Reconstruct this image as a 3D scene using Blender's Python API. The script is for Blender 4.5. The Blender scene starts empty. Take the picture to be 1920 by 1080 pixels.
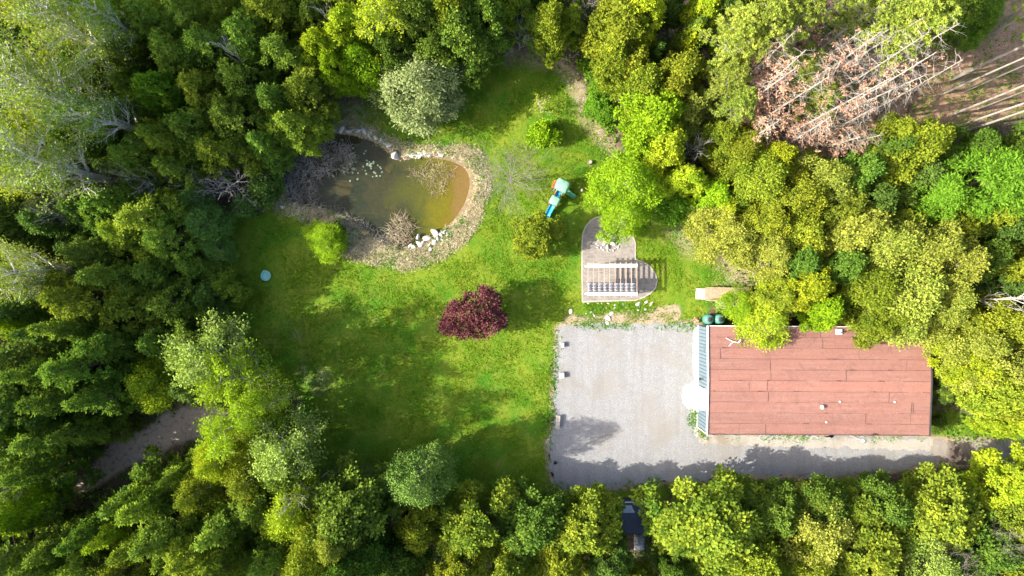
import bpy, bmesh, math, random
import numpy as np
from mathutils import Vector, noise as mnoise
R_ = math.radians
scn = bpy.context.scene
COL = scn.collection

# ------------------------------------------------------------------ camera, sky, sun, exposure
CAM_H = 72.0
PPM = 18.0                      # photo pixels per metre on the ground
cd = bpy.data.cameras.new('camera'); cam = bpy.data.objects.new('camera', cd); COL.objects.link(cam)
cam.location = (0, 0, CAM_H); cam.rotation_euler = (0, 0, 0)
cd.sensor_width = 36; cd.lens = 36*CAM_H/(1920/PPM); cd.clip_start = 1; cd.clip_end = 2000
scn.camera = cam
SUN_EL, SHADOW_DIR = 35.0, 8.5  # shadows fall toward +x turned 8.5 deg toward +y
w = bpy.data.worlds.new('World'); scn.world = w; w.use_nodes = True
nt = w.node_tree
sky = nt.nodes.new('ShaderNodeTexSky'); sky.sky_type = 'NISHITA'; sky.sun_disc = False; sky.dust_density = 4.0; sky.air_density = .8; sky.ozone_density = .4
sky.sun_elevation = R_(SUN_EL)
to_sun = Vector((-math.cos(R_(SHADOW_DIR))*math.cos(R_(SUN_EL)), -math.sin(R_(SHADOW_DIR))*math.cos(R_(SUN_EL)), math.sin(R_(SUN_EL))))
sky.sun_rotation = math.atan2(to_sun.x, to_sun.y)
nt.links.new(sky.outputs[0], nt.nodes['Background'].inputs[0]); nt.nodes['Background'].inputs[1].default_value = 0.15
sd = bpy.data.lights.new('sun', 'SUN'); sd.energy = 4.1; sd.angle = R_(0.5); sd.color = (1.0, 0.93, 0.80)
sun = bpy.data.objects.new('sun', sd); COL.objects.link(sun); sun.location = (-60, -10, 60)
sun.rotation_euler = to_sun.to_track_quat('Z', 'Y').to_euler()
scn.view_settings.view_transform = 'Standard'; scn.view_settings.look = 'None'
scn.view_settings.exposure = 1.70; scn.view_settings.gamma = 1
scn.cycles.max_bounces = 6; scn.cycles.transparent_max_bounces = 8

# ------------------------------------------------------------------ helpers
def P(u, v, z=0.0):             # photo pixel at a height -> world point
    k = (1 - z/CAM_H)/PPM
    return Vector(((u-960)*k, (540-v)*k, z))
def tag(o, label=None, cat=None, group=None, kind=None):
    if label: o['label'] = label
    if cat: o['category'] = cat
    if group: o['group'] = group
    if kind: o['kind'] = kind
    return o
def link(o, parent=None):
    COL.objects.link(o)
    if parent is not None: o.parent = parent
    return o
def empty(name, loc=(0, 0, 0), rz=0.0):
    o = bpy.data.objects.new(name, None); COL.objects.link(o); o.location = loc; o.rotation_euler = (0, 0, rz)
    o.empty_display_size = 0.3
    return o
def dup(root, loc, rz=0.0, scale=None):
    r = root.copy(); COL.objects.link(r); r.location = loc; r.rotation_euler = (0, 0, rz)
    if scale is not None: r.scale = scale
    for ch in list(root.children):
        c = ch.copy(); COL.objects.link(c); c.parent = r
        for g in ch.children:
            d = g.copy(); COL.objects.link(d); d.parent = c
    return r

class MB:
    def __init__(s): s.v = []; s.f = []
    def box(s, x0, x1, y0, y1, z0, z1):
        n = len(s.v)
        s.v += [(x0,y0,z0),(x1,y0,z0),(x1,y1,z0),(x0,y1,z0),(x0,y0,z1),(x1,y0,z1),(x1,y1,z1),(x0,y1,z1)]
        s.f += [tuple(n+i for i in q) for q in ((0,3,2,1),(4,5,6,7),(0,1,5,4),(1,2,6,5),(2,3,7,6),(3,0,4,7))]
        return s
    def quad(s, a, b, c, d):
        n = len(s.v); s.v += [tuple(a), tuple(b), tuple(c), tuple(d)]; s.f.append((n, n+1, n+2, n+3)); return s
    def beam(s, a, b, w, h):     # rectangular bar from a to b
        a, b = Vector(a), Vector(b); d = (b-a).normalized()
        up = Vector((0,0,1)) if abs(d.z) < .95 else Vector((1,0,0))
        sd_ = d.cross(up).normalized(); u = sd_.cross(d)
        n = len(s.v)
        for p in (a, b):
            for i, j in ((-1,-1),(1,-1),(1,1),(-1,1)): s.v.append(tuple(p+sd_*(i*w/2)+u*(j*h/2)))
        s.f += [tuple(n+i for i in q) for q in ((0,1,2,3),(7,6,5,4),(0,4,5,1),(1,5,6,2),(2,6,7,3),(3,7,4,0))]
        return s
    def tube(s, pts, rad, n=4, caps=True):
        pts = [Vector(p) for p in pts]; base = len(s.v); m = len(pts)
        if not hasattr(rad, '__len__'): rad = [rad]*m
        ref = None
        for i, p in enumerate(pts):
            d = (pts[min(i+1, m-1)]-pts[max(i-1, 0)])
            d = d.normalized() if d.length > 1e-6 else Vector((0,0,1))
            if ref is None: ref = Vector((1,0,0)) if abs(d.x) < .8 else Vector((0,1,0))
            a = d.cross(ref).normalized(); b = d.cross(a); ref = -b if False else ref
            for k in range(n):
                t = 2*math.pi*k/n; s.v.append(tuple(p+(a*math.cos(t)+b*math.sin(t))*rad[i]))
        for i in range(m-1):
            for k in range(n):
                k2 = (k+1) % n
                s.f.append((base+i*n+k, base+i*n+k2, base+(i+1)*n+k2, base+(i+1)*n+k))
        if caps and n > 2:
            s.f.append(tuple(base+k for k in range(n))[::-1]); s.f.append(tuple(base+(m-1)*n+k for k in range(n)))
        return s
    def build(s, name, mat, parent=None, smooth=False):
        me = bpy.data.meshes.new(name); me.from_pydata(s.v, [], s.f); me.update()
        if smooth: me.polygons.foreach_set('use_smooth', [True]*len(me.polygons))
        if mat: me.materials.append(mat)
        return link(bpy.data.objects.new(name, me), parent)
def bevel(o, w=0.02, seg=2):
    m = o.modifiers.new('bevel', 'BEVEL'); m.width = w; m.segments = seg; m.limit_method = 'ANGLE'; return o
def lathe(name, prof, mat, parent=None, n=28):
    v = []; f = []
    for r, z in prof:
        for k in range(n): t = 2*math.pi*k/n; v.append((r*math.cos(t), r*math.sin(t), z))
    for i in range(len(prof)-1):
        for k in range(n): k2 = (k+1) % n; f.append((i*n+k, i*n+k2, (i+1)*n+k2, (i+1)*n+k))
    f.append(tuple(range(n))[::-1]); f.append(tuple((len(prof)-1)*n+k for k in range(n)))
    me = bpy.data.meshes.new(name); me.from_pydata(v, [], f); me.polygons.foreach_set('use_smooth', [True]*len(me.polygons))
    me.materials.append(mat); o = link(bpy.data.objects.new(name, me), parent)
    m = o.modifiers.new('edges', 'EDGE_SPLIT'); m.split_angle = R_(40)
    return o

# ------------------------------------------------------------------ materials
def mat_new(name):
    m = bpy.data.materials.new(name); m.use_nodes = True
    t = m.node_tree; b = t.nodes['Principled BSDF']; return m, t, b
def N(t, typ, **kw):
    n = t.nodes.new(typ)
    for k, v in kw.items(): setattr(n, k, v)
    return n
def noise_n(t, vec, scale, detail=4, rough=.6, dist=0.0):
    n = N(t, 'ShaderNodeTexNoise'); n.inputs['Scale'].default_value = scale; n.inputs['Detail'].default_value = detail
    n.inputs['Roughness'].default_value = rough; n.inputs['Distortion'].default_value = dist
    t.links.new(vec, n.inputs['Vector']); return n.outputs['Fac']
def ramp(t, fac, stops):
    r = N(t, 'ShaderNodeValToRGB'); e = r.color_ramp.elements
    while len(e) < len(stops): e.new(.5)
    for i, (p, c) in enumerate(stops):
        e[i].position = p; e[i].color = (c, c, c, 1) if isinstance(c, (int, float)) else (*c, 1)
    t.links.new(fac, r.inputs[0]); return r.outputs[0]
def mix(t, fac, a, b, mode='MIX'):
    n = N(t, 'ShaderNodeMix', data_type='RGBA', blend_type=mode)
    for i, x in ((0, fac), (6, a), (7, b)):
        if hasattr(x, 'is_linked'): t.links.new(x, n.inputs[i])
        elif isinstance(x, (int, float)): n.inputs[i].default_value = x if i == 0 else (x, x, x, 1)
        else: n.inputs[i].default_value = (*x, 1)
    return n.outputs[2]
def math_n(t, op, a, b=None, clamp=False):
    n = N(t, 'ShaderNodeMath', operation=op); n.use_clamp = clamp
    for i, x in ((0, a), (1, b)):
        if x is None: continue
        if hasattr(x, 'is_linked'): t.links.new(x, n.inputs[i])
        else: n.inputs[i].default_value = x
    return n.outputs[0]
def bump(t, b, h, strength=.5, dist=.05):
    n = N(t, 'ShaderNodeBump'); n.inputs['Strength'].default_value = strength; n.inputs['Distance'].default_value = dist
    t.links.new(h, n.inputs['Height']); t.links.new(n.outputs[0], b.inputs['Normal'])
def coords(t): return N(t, 'ShaderNodeTexCoord').outputs['Object']
def geo_pos(t): return N(t, 'ShaderNodeNewGeometry').outputs['Position']
def simple(name, c1, c2=None, scale=3.0, rough=.7, metal=0.0, bumpy=0.0, spec=.3, fine=40):
    m, t, b = mat_new(name); c2 = c2 or tuple(x*.7 for x in c1)
    co = coords(t); n1 = noise_n(t, co, scale, 5)
    col = mix(t, ramp(t, n1, [(.3, 0), (.7, 1)]), c1, c2)
    n2 = noise_n(t, co, fine, 2)
    col = mix(t, .25, col, ramp(t, n2, [(.3, .35), (.7, .65)]), 'OVERLAY')
    t.links.new(col, b.inputs['Base Color']); b.inputs['Roughness'].default_value = rough; b.inputs['Metallic'].default_value = metal
    b.inputs['Specular IOR Level'].default_value = spec
    if bumpy: bump(t, b, n2, bumpy, .03)
    return m

def leaf_mat(name, a, b_, trans=.28, var=.5):
    m, t, b = mat_new(name)
    at = N(t, 'ShaderNodeAttribute'); at.attribute_name = 'tint'
    oi = N(t, 'ShaderNodeObjectInfo')
    oc = coords(t); ln = noise_n(t, oc, .55, 2, .5)
    fac = math_n(t, 'ADD', math_n(t, 'MULTIPLY', at.outputs['Fac'], .75), math_n(t, 'MULTIPLY', math_n(t, 'SUBTRACT', ln, .38), 1.0), True)
    col = mix(t, fac, a, b_)
    hs = N(t, 'ShaderNodeHueSaturation'); t.links.new(col, hs.inputs['Color'])
    mr = N(t, 'ShaderNodeMapRange'); t.links.new(oi.outputs['Random'], mr.inputs[0]); mr.inputs[3].default_value = 1-var*.45; mr.inputs[4].default_value = 1+var*.45
    t.links.new(mr.outputs[0], hs.inputs['Value'])
    r2 = math_n(t, 'FRACT', math_n(t, 'MULTIPLY', oi.outputs['Random'], 7.31))
    mr2 = N(t, 'ShaderNodeMapRange'); t.links.new(r2, mr2.inputs[0]); mr2.inputs[3].default_value = .5-.028*var; mr2.inputs[4].default_value = .5+.022*var
    t.links.new(mr2.outputs[0], hs.inputs['Hue'])
    t.links.new(hs.outputs[0], b.inputs['Base Color']); b.inputs['Roughness'].default_value = .7; b.inputs['Specular IOR Level'].default_value = .04
    if trans > 0:
        tr = N(t, 'ShaderNodeBsdfTranslucent'); t.links.new(mix(t, 1.0, hs.outputs[0], (1.3, 1.25, .5), 'MULTIPLY'), tr.inputs[0])
        ms = N(t, 'ShaderNodeMixShader'); ms.inputs[0].default_value = trans
        t.links.new(b.outputs[0], ms.inputs[1]); t.links.new(tr.outputs[0], ms.inputs[2])
        t.links.new(ms.outputs[0], t.nodes['Material Output'].inputs['Surface'])
    return m

# ------------------------------------------------------------------ outlines and distance fields
def smooth_closed(pts, step=.25):
    pts = [Vector(p[:2]) for p in pts]; n = len(pts); out = []
    for i in range(n):
        p0, p1, p2, p3 = pts[i-1], pts[i], pts[(i+1) % n], pts[(i+2) % n]
        k = max(2, int((p2-p1).length/step))
        for j in range(k):
            t = j/k
            out.append(.5*((2*p1)+(p2-p0)*t+(2*p0-5*p1+4*p2-p3)*t*t+(3*p1-p0-3*p2+p3)*t**3))
    return out
def straight_closed(pts, step=.25):
    pts = [Vector(p[:2]) for p in pts]; n = len(pts); out = []
    for i in range(n):
        a, b = pts[i], pts[(i+1) % n]; k = max(1, int((b-a).length/step))
        out += [a.lerp(b, j/k) for j in range(k)]
    return out
def ragged(pts, amp=.15, freq=.8, seed=0):
    out = []; n = len(pts)
    for i, p in enumerate(pts):
        d = pts[(i+1) % n]-pts[i-1]; nr = Vector((d.y, -d.x)).normalized() if d.length > 0 else Vector((1, 0))
        q = Vector((p.x*freq+seed*7.7, p.y*freq, seed*3.1))
        out.append(p+nr*amp*(mnoise.noise(q)*1.4+mnoise.noise(q*3.3)*.8+mnoise.noise(q*9)*.5))
    return out
def px(lst, z=0.0): return [P(u, v, z) for u, v in lst]
def sdist(X, Y, poly):          # signed distance to a closed polygon, inside positive
    p = np.array([(q[0], q[1]) for q in poly]); shp = X.shape; x = X.ravel(); y = Y.ravel()
    best = np.full(x.shape, 1e9); ins = np.zeros(x.shape, bool)
    for i in range(len(p)):
        ax, ay = p[i-1]; bx_, by_ = p[i]; dx, dy = bx_-ax, by_-ay
        L = dx*dx+dy*dy+1e-12
        t = np.clip(((x-ax)*dx+(y-ay)*dy)/L, 0, 1)
        best = np.minimum(best, (x-ax-t*dx)**2+(y-ay-t*dy)**2)
        c = ((ay > y) != (by_ > y)) & (x < dx*(y-ay)/(dy+1e-12)+ax); ins ^= c
    d = np.sqrt(best); return np.where(ins, d, -d).reshape(shp)
def ldist(X, Y, line):          # distance to an open polyline
    p = np.array([(q[0], q[1]) for q in line]); best = np.full(X.shape, 1e9)
    for i in range(1, len(p)):
        ax, ay = p[i-1]; dx, dy = p[i]-p[i-1]; L = dx*dx+dy*dy+1e-12
        t = np.clip(((X-ax)*dx+(Y-ay)*dy)/L, 0, 1); best = np.minimum(best, (X-ax-t*dx)**2+(Y-ay-t*dy)**2)
    return np.sqrt(best)

lawn_px = [(600,190),(700,196),(800,160),(860,130),(930,104),(1010,108),(1060,130),(1090,180),(1118,235),(1150,275),(1210,300),(1250,400),(1300,432),(1330,480),(1385,525),(1350,560),
 (1312,604),(1270,606),(1065,603),(1045,640),(1036,700),(1034,780),(1024,840),(1030,880),(1040,920),(1150,915),(1240,905),(1240,940),(960,950),(700,945),(625,925),(590,870),(555,800),(560,740),(480,690),(420,620),(425,540),(415,470),(440,400),(520,390),(600,330),(580,230)]
pond_px = [(535,300),(560,275),(590,258),(625,247),(660,250),(700,262),(728,282),(745,296),(790,292),(835,292),(868,300),(886,318),(891,350),(878,390),(852,422),(824,438),(800,452),(765,466),(735,462),(700,444),(660,418),(620,396),(580,390),(545,380),(525,342)]
ring_px = [(515,300),(550,262),(590,240),(640,225),(700,240),(745,262),(790,270),(850,270),(895,280),(915,310),(918,350),(905,400),(880,445),(840,478),(790,500),(740,505),(680,492),(625,470),(590,440),(560,408),(515,398),(505,350)]
lot_px = [(1047,616),(1062,608),(1150,607),(1240,606),(1292,606),(1309,612),(1309,812),(1310,818),(1500,816),(1742,822),(1748,868),(1640,884),(1540,890),(1420,893),(1300,900),(1200,908),(1150,915),(1090,922),(1045,915),(1030,880),(1027,835),(1038,790),(1036,740),(1042,690)]
drive_px = [(1540,822),(1742,824),(1800,826),(1860,828),(1945,832),(1990,838),(1990,905),(1900,880),(1820,872),(1748,872),(1640,886),(1560,892),(1500,894)]
path_px = [(405,737),(333,763),(267,805),(213,827),(187,860),(150,893),(90,925),(0,960),(-60,980),(-60,1030),(20,1000),(113,950),(145,925),(205,900),(260,868),(333,835),(420,800),(470,770)]
sand_px = [(1062,602),(1068,590),(1110,592),(1150,588),(1185,584),(1200,588),(1230,578),(1262,570),(1278,575),(1275,596),(1262,608),(1200,611),(1100,612)]
pines_px = [(1240,-20),(1262,120),(1330,130),(1345,210),(1400,260),(1560,300),(1660,250),(1790,240),(1960,200),(1960,-40)]
lawn = smooth_closed(px(lawn_px), .6); pond = smooth_closed(px(pond_px), .4); ring = smooth_closed(px(ring_px), .5)
lotp = straight_closed(px(lot_px), .12); drivep = smooth_closed(px(drive_px), .3); pathp = smooth_closed(px(path_px), .4)
sandp = smooth_closed(px(sand_px), .3); pinesp = straight_closed(px(pines_px), 2)

# ------------------------------------------------------------------ ground sheet
def pond_depth(D, Xw):          # D signed distance into the pond
    s = np.clip((D+.55)/2.4, 0, 1); s = s*s*(3-2*s)
    shallow = np.clip((Xw+9.5)/4.0, 0, 1)      # the east end is shallow
    return -s*(1.35-.72*shallow)
WATER = -.30
def make_ground():
    st = .22
    xs = np.concatenate([[-500, -300, -160, -90, -66], np.arange(-60, 60.01, st), [66, 90, 160, 300, 500]])
    ys = np.concatenate([[-500, -300, -120, -60, -42], np.arange(-35, 35.01, st), [42, 60, 120, 300, 500]])
    X, Y = np.meshgrid(xs, ys); nx, ny = len(xs), len(ys)
    Dl = np.maximum(sdist(X, Y, lawn), sdist(X, Y, px([(1748,775),(1800,768),(1930,795),(1930,826),(1748,824)]))); Dp = sdist(X, Y, pond); Dr = sdist(X, Y, ring)
    Dlot = np.maximum(sdist(X, Y, [lotp[i] for i in range(0, len(lotp), 6)]), sdist(X, Y, [drivep[i] for i in range(0, len(drivep), 3)]))
    Dpath = sdist(X, Y, pathp); Dsand = sdist(X, Y, sandp); Dn = sdist(X, Y, pinesp)
    worn = ldist(X, Y, px([(930,104),(1005,108),(1055,128),(1085,172),(1105,225),(1130,262),(1150,285)]))
    worn2 = np.minimum.reduce([np.hypot(X-P(570,690).x, (Y-P(570,690).y))+.1, np.hypot(X-P(592,712).x, Y-P(592,712).y)-.5, np.hypot(X-P(545,622).x, Y-P(545,622).y)+.1,
                               np.hypot((X-P(640,215).x)*.6, Y-P(640,215).y)-1.2, np.hypot((X-P(1385,515).x)*.7, Y-P(1385,515).y)-1.4, np.hypot((X-P(640,895).x)*.5, (Y-P(640,895).y))-.6,
                               np.hypot((X-P(1290,440).x), Y-P(1290,440).y)-1.3, np.hypot((X-P(1150,180).x)*1.2, (Y-P(1150,180).y)*.5)-1.6])
    Z = pond_depth(Dp, X)
    pass
    dry = np.maximum(np.minimum(Dr-.45, 5), np.maximum(.75-worn, -worn2*.5))
    dirt = np.maximum(np.maximum(Dlot+.38, Dsand), -9)
    verts = np.stack([X, Y, Z], -1).reshape(-1, 3)
    idx = np.arange(nx*ny).reshape(ny, nx)
    f = np.stack([idx[:-1, :-1], idx[:-1, 1:], idx[1:, 1:], idx[1:, :-1]], -1).reshape(-1, 4)
    me = bpy.data.meshes.new('ground')
    me.vertices.add(len(verts)); me.vertices.foreach_set('co', verts.ravel().astype(np.float32))
    me.loops.add(f.size); me.loops.foreach_set('vertex_index', f.ravel().astype(np.int32))
    me.polygons.add(len(f)); me.polygons.foreach_set('loop_start', np.arange(0, f.size, 4, dtype=np.int32))
    me.polygons.foreach_set('use_smooth', np.ones(len(f), bool)); me.update(calc_edges=True)
    enc = lambda d: np.clip(d/6+.5, 0, 1)
    for nm, arrs in (('mask_a', (Dl, dry, dirt)), ('mask_b', (Dp, Dpath, Dn))):
        a = me.attributes.new(nm, 'FLOAT_COLOR', 'POINT')
        c = np.ones((nx*ny, 4), np.float32)
        for k in range(3): c[:, k] = enc(arrs[k]).ravel()
        a.data.foreach_set('color', c.ravel())
    m, t, b = mat_new('ground'); pos = geo_pos(t)
    A = N(t, 'ShaderNodeAttribute'); A.attribute_name = 'mask_a'; B = N(t, 'ShaderNodeAttribute'); B.attribute_name = 'mask_b'
    sa = N(t, 'ShaderNodeSeparateColor'); t.links.new(A.outputs['Color'], sa.inputs[0])
    sb = N(t, 'ShaderNodeSeparateColor'); t.links.new(B.outputs['Color'], sb.inputs[0])
    n_big = noise_n(t, pos, .11, 3, .55); n_mid = noise_n(t, pos, .45, 5, .62, .3); n_sm = noise_n(t, pos, 2.2, 4, .65); n_fine = noise_n(t, pos, 9, 3, .75); n_blade = noise_n(t, pos, 26, 2, .8)
    def mask(ch, amp, soft):     # metres of wobble, metres of softness
        d = math_n(t, 'SUBTRACT', ch, .5)
        wob = math_n(t, 'MULTIPLY', math_n(t, 'SUBTRACT', n_mid, .5), amp/6*2)
        wob2 = math_n(t, 'MULTIPLY', math_n(t, 'SUBTRACT', n_fine, .5), amp/6*1.6)
        s = math_n(t, 'ADD', math_n(t, 'ADD', d, wob), wob2)
        return math_n(t, 'ADD', math_n(t, 'MULTIPLY', s, 6/soft), .5, True)
    # forest floor
    floor = mix(t, ramp(t, n_sm, [(.35, 0), (.65, 1)]), (.07, .052, .034), (.15, .11, .075))
    floor = mix(t, ramp(t, n_mid, [(.45, 0), (.62, 1)]), floor, (.035, .06, .014))
    floor = mix(t, ramp(t, n_blade, [(.5, 0), (.75, .8)]), floor, (.24, .19, .14))
    needle = mix(t, ramp(t, n_sm, [(.35, 0), (.68, 1)]), (.40, .25, .15), (.22, .13, .08))
    needle = mix(t, ramp(t, n_fine, [(.45, 0), (.75, 1)]), needle, (.50, .37, .27))
    needle = mix(t, ramp(t, n_mid, [(.55, 0), (.68, .7)]), needle, (.10, .13, .03))
    col = mix(t, mask(sb.outputs[2], 2.0, 1.5), floor, needle)
    # lawn
    g = mix(t, ramp(t, n_big, [(.38, 0), (.60, 1)]), (.048, .170, .009), (.148, .225, .014))
    g = mix(t, ramp(t, n_mid, [(.42, 0), (.64, .85)]), g, (.215, .255, .026))
    g = mix(t, ramp(t, n_sm, [(.48, 0), (.72, .75)]), g, (.046, .145, .006))
    g = mix(t, ramp(t, noise_n(t, pos, .8, 6, .7, .6), [(.58, 0), (.70, .65)]), g, (.23, .20, .07))
    g = mix(t, ramp(t, n_blade, [(.32, .8), (.54, 0)]), g, (.022, .080, .004))
    g = mix(t, ramp(t, n_fine, [(.50, 0), (.74, .85)]), g, (.22, .26, .045))
    lm = mask(sa.outputs[0], 1.1, .7); col = mix(t, lm, col, g)
    # dead grass
    dg = mix(t, ramp(t, n_sm, [(.32, 0), (.66, 1)]), (.22, .165, .105), (.42, .345, .24))
    dg = mix(t, ramp(t, n_fine, [(.45, 0), (.8, 1)]), dg, (.52, .45, .32))
    dg = mix(t, ramp(t, n_mid, [(.48, 0), (.66, .75)]), dg, (.17, .18, .05))
    dg = mix(t, ramp(t, n_blade, [(.28, .8), (.5, 0)]), dg, (.09, .07, .04))
    col = mix(t, mask(sa.outputs[1], 1.7, 1.0), col, dg)
    # sandy and stony soil round the lot
    di = mix(t, ramp(t, n_sm, [(.3, 0), (.7, 1)]), (.36, .27, .18), (.27, .215, .15))
    di = mix(t, ramp(t, n_blade, [(.5, 0), (.75, .8)]), di, (.50, .43, .34))
    di = mix(t, ramp(t, n_mid, [(.56, 0), (.66, .8)]), di, (.09, .15, .02))
    col = mix(t, mask(sa.outputs[2], .5, .35), col, di)
    # wood-chip path
    pa = mix(t, ramp(t, n_fine, [(.35, 0), (.7, 1)]), (.30, .24, .20), (.50, .42, .36))
    pa = mix(t, ramp(t, n_blade, [(.5, 0), (.75, .8)]), pa, (.60, .52, .45))
    pa = mix(t, ramp(t, n_sm, [(.3, .7), (.5, 0)]), pa, (.10, .065, .05))
    col = mix(t, mask(sb.outputs[1], .7, .5), col, pa)
    # pond bed
    bed = mix(t, ramp(t, n_sm, [(.3, 0), (.7, 1)]), (.15, .115, .068), (.23, .18, .115))
    col = mix(t, mask(sb.outputs[0], .3, .3), col, bed)
    t.links.new(col, b.inputs['Base Color']); b.inputs['Roughness'].default_value = .95; b.inputs['Specular IOR Level'].default_value = .08
    h = math_n(t, 'ADD', n_blade, math_n(t, 'MULTIPLY', n_fine, 1.5)); bump(t, b, h, .75, .09)
    me.materials.append(m)
    tag(link(bpy.data.objects.new('ground', me)), kind='structure')
make_ground()

def sheet(name, pts, z, mat):
    bm = bmesh.new(); vs = [bm.verts.new((p[0], p[1], z)) for p in pts]
    f = bm.faces.new(vs)
    if f.normal.z < 0 or sum((pts[i-1][0]*pts[i][1]-pts[i][0]*pts[i-1][1]) for i in range(len(pts))) < 0: f.normal_flip()
    bmesh.ops.triangulate(bm, faces=[f]); me = bpy.data.meshes.new(name); bm.to_mesh(me); bm.free(); me.materials.append(mat)
    return link(bpy.data.objects.new(name, me))

def gravel_mat(name, c1, c2, c3, dirt, dirt_amt):
    m, t, b = mat_new(name); pos = geo_pos(t)
    n0 = noise_n(t, pos, .25, 4, .6, .4); n1 = noise_n(t, pos, 1.6, 5, .7); n2 = noise_n(t, pos, 12, 3, .8); n3 = noise_n(t, pos, 30, 2, .8)
    col = mix(t, ramp(t, n1, [(.3, 0), (.7, 1)]), c1, c2)
    col = mix(t, ramp(t, n2, [(.42, 0), (.72, .9)]), col, c3)
    col = mix(t, ramp(t, n3, [(.28, .75), (.46, 0)]), col, tuple(x*.45 for x in c1))
    col = mix(t, ramp(t, n0, [(.50, 0), (.66, dirt_amt)]), col, dirt)
    mpp = N(t, 'ShaderNodeMapping'); t.links.new(pos, mpp.inputs[0]); mpp.inputs['Scale'].default_value = (1.3, .10, 1); mpp.inputs['Rotation'].default_value = (0, 0, .12)
    col = mix(t, ramp(t, noise_n(t, mpp.outputs[0], 1.0, 4, .6, .5), [(.42, 0), (.66, .22)]), col, tuple(x*.74 for x in c1))
    t.links.new(col, b.inputs['Base Color']); b.inputs['Roughness'].default_value = .95; b.inputs['Specular IOR Level'].default_value = .1
    bump(t, b, math_n(t, 'ADD', n2, n3), .6, .05); return m
M_gravel = gravel_mat('grey_gravel', (.165, .167, .173), (.215, .217, .220), (.37, .37, .37), (.20, .185, .16), .6)
M_drive = gravel_mat('worn_drive', (.19, .17, .15), (.26, .23, .20), (.33, .30, .27), (.085, .062, .05), .95)
M_apron = gravel_mat('white_limestone', (.34, .325, .295), (.42, .405, .37), (.52, .505, .475), (.28, .26, .215), .4)
tag(sheet('gravel_lot', ragged(lotp, .24, .9, 3), .018, M_gravel), kind='structure')
tag(sheet('driveway', ragged(drivep, .25, .9, 5), .012, M_drive), kind='structure')
apron = smooth_closed(px([(1309,716),(1296,719),(1283,726),(1279,742),(1282,758),(1292,768),(1300,778),(1303,812),(1309,812)]), .15)
tag(sheet('limestone_apron', ragged(apron, .10, 2, 7), .024, M_apron), kind='structure')
strip = straight_closed(px([(1309,612),(1300,612),(1299,640),(1298,680),(1302,716),(1309,716)]), .12)
tag(sheet('limestone_strip', ragged(strip, .10, 2, 9), .028, M_apron), kind='structure')
fstrip = straight_closed(px([(1312,814),(1312,830),(1400,836),(1520,838),(1650,842),(1742,846),(1748,824)]), .12)
tag(sheet('pale_gravel_verge', ragged(fstrip, .22, 1.1, 11), .026, gravel_mat('pale_gravel', (.265, .245, .215), (.315, .295, .26), (.42, .40, .36), (.19, .155, .115), .8)), kind='structure')

# ------------------------------------------------------------------ patio
def paver_mat():
    m, t, b = mat_new('pavers'); co = geo_pos(t)
    br = N(t, 'ShaderNodeTexBrick'); t.links.new(co, br.inputs['Vector'])
    br.inputs['Scale'].default_value = 1; br.inputs['Brick Width'].default_value = .30; br.inputs['Row Height'].default_value = .15
    br.inputs['Mortar Size'].default_value = .012; br.inputs['Color1'].default_value = (.150, .135, .125, 1); br.inputs['Color2'].default_value = (.225, .202, .185, 1); br.inputs['Mortar'].default_value = (.09, .08, .075, 1)
    n = noise_n(t, co, 1.3, 5, .7); col = mix(t, ramp(t, n, [(.42, 0), (.72, .6)]), br.outputs['Color'], (.27, .24, .20))
    t.links.new(col, b.inputs['Base Color']); b.inputs['Roughness'].default_value = .85
    bump(t, b, br.outputs['Fac'], .4, .01); return m
patio_px = [(1091,567),(1090,520),(1090,470)]
patio_px += [(1090+0, 455), (1091, 440), (1097, 424), (1107, 412), (1120, 406), (1140, 404), (1160, 410), (1175, 422), (1186, 438), (1192, 455), (1192, 486), (1206, 490), (1219, 498), (1229, 512), (1233, 526), (1230, 540), (1220, 551), (1208, 558), (1192, 564)]
patio = straight_closed(px(patio_px), .4)
def slab(name, pts, z0, z1, mat, parent=None):
    mb = MB(); n = len(pts)
    if sum((pts[i-1][0]*pts[i][1]-pts[i][0]*pts[i-1][1]) for i in range(n)) < 0: pts = pts[::-1]
    mb.v = [(p[0], p[1], z0) for p in pts]+[(p[0], p[1], z1) for p in pts]
    mb.f = [tuple(range(n))[::-1], tuple(range(n, 2*n))]+[(i, (i+1) % n, n+(i+1) % n, n+i) for i in range(n)]
    return mb.build(name, mat, parent)
pt = slab('patio', patio, -.05, .06, paver_mat()); tag(pt, kind='structure')
# pale border course, 12 cm wide
M_edge = simple('paver_edge', (.36, .325, .27), (.28, .25, .21), 4, .85)
mb = MB(); n = len(patio)
cen = Vector((sum(p.x for p in patio)/n, sum(p.y for p in patio)/n))
for i in range(n):
    a, b2 = patio[i], patio[(i+1) % n]
    d0 = (patio[(i+1) % n]-patio[i-1]).normalized(); d1 = (patio[(i+2) % n]-patio[i]).normalized()
    n0 = Vector((-d0.y, d0.x)); n1 = Vector((-d1.y, d1.x))
    if n0.dot(cen-a) < 0: n0 = -n0
    if n1.dot(cen-b2) < 0: n1 = -n1
    g0, g1 = a+n0*.13, b2+n1*.13
    mb.quad((*a, .066), (*b2, .066), (*g1, .066), (*g0, .066))
tag(mb.build('patio_edging', M_edge), kind='structure')

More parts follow.
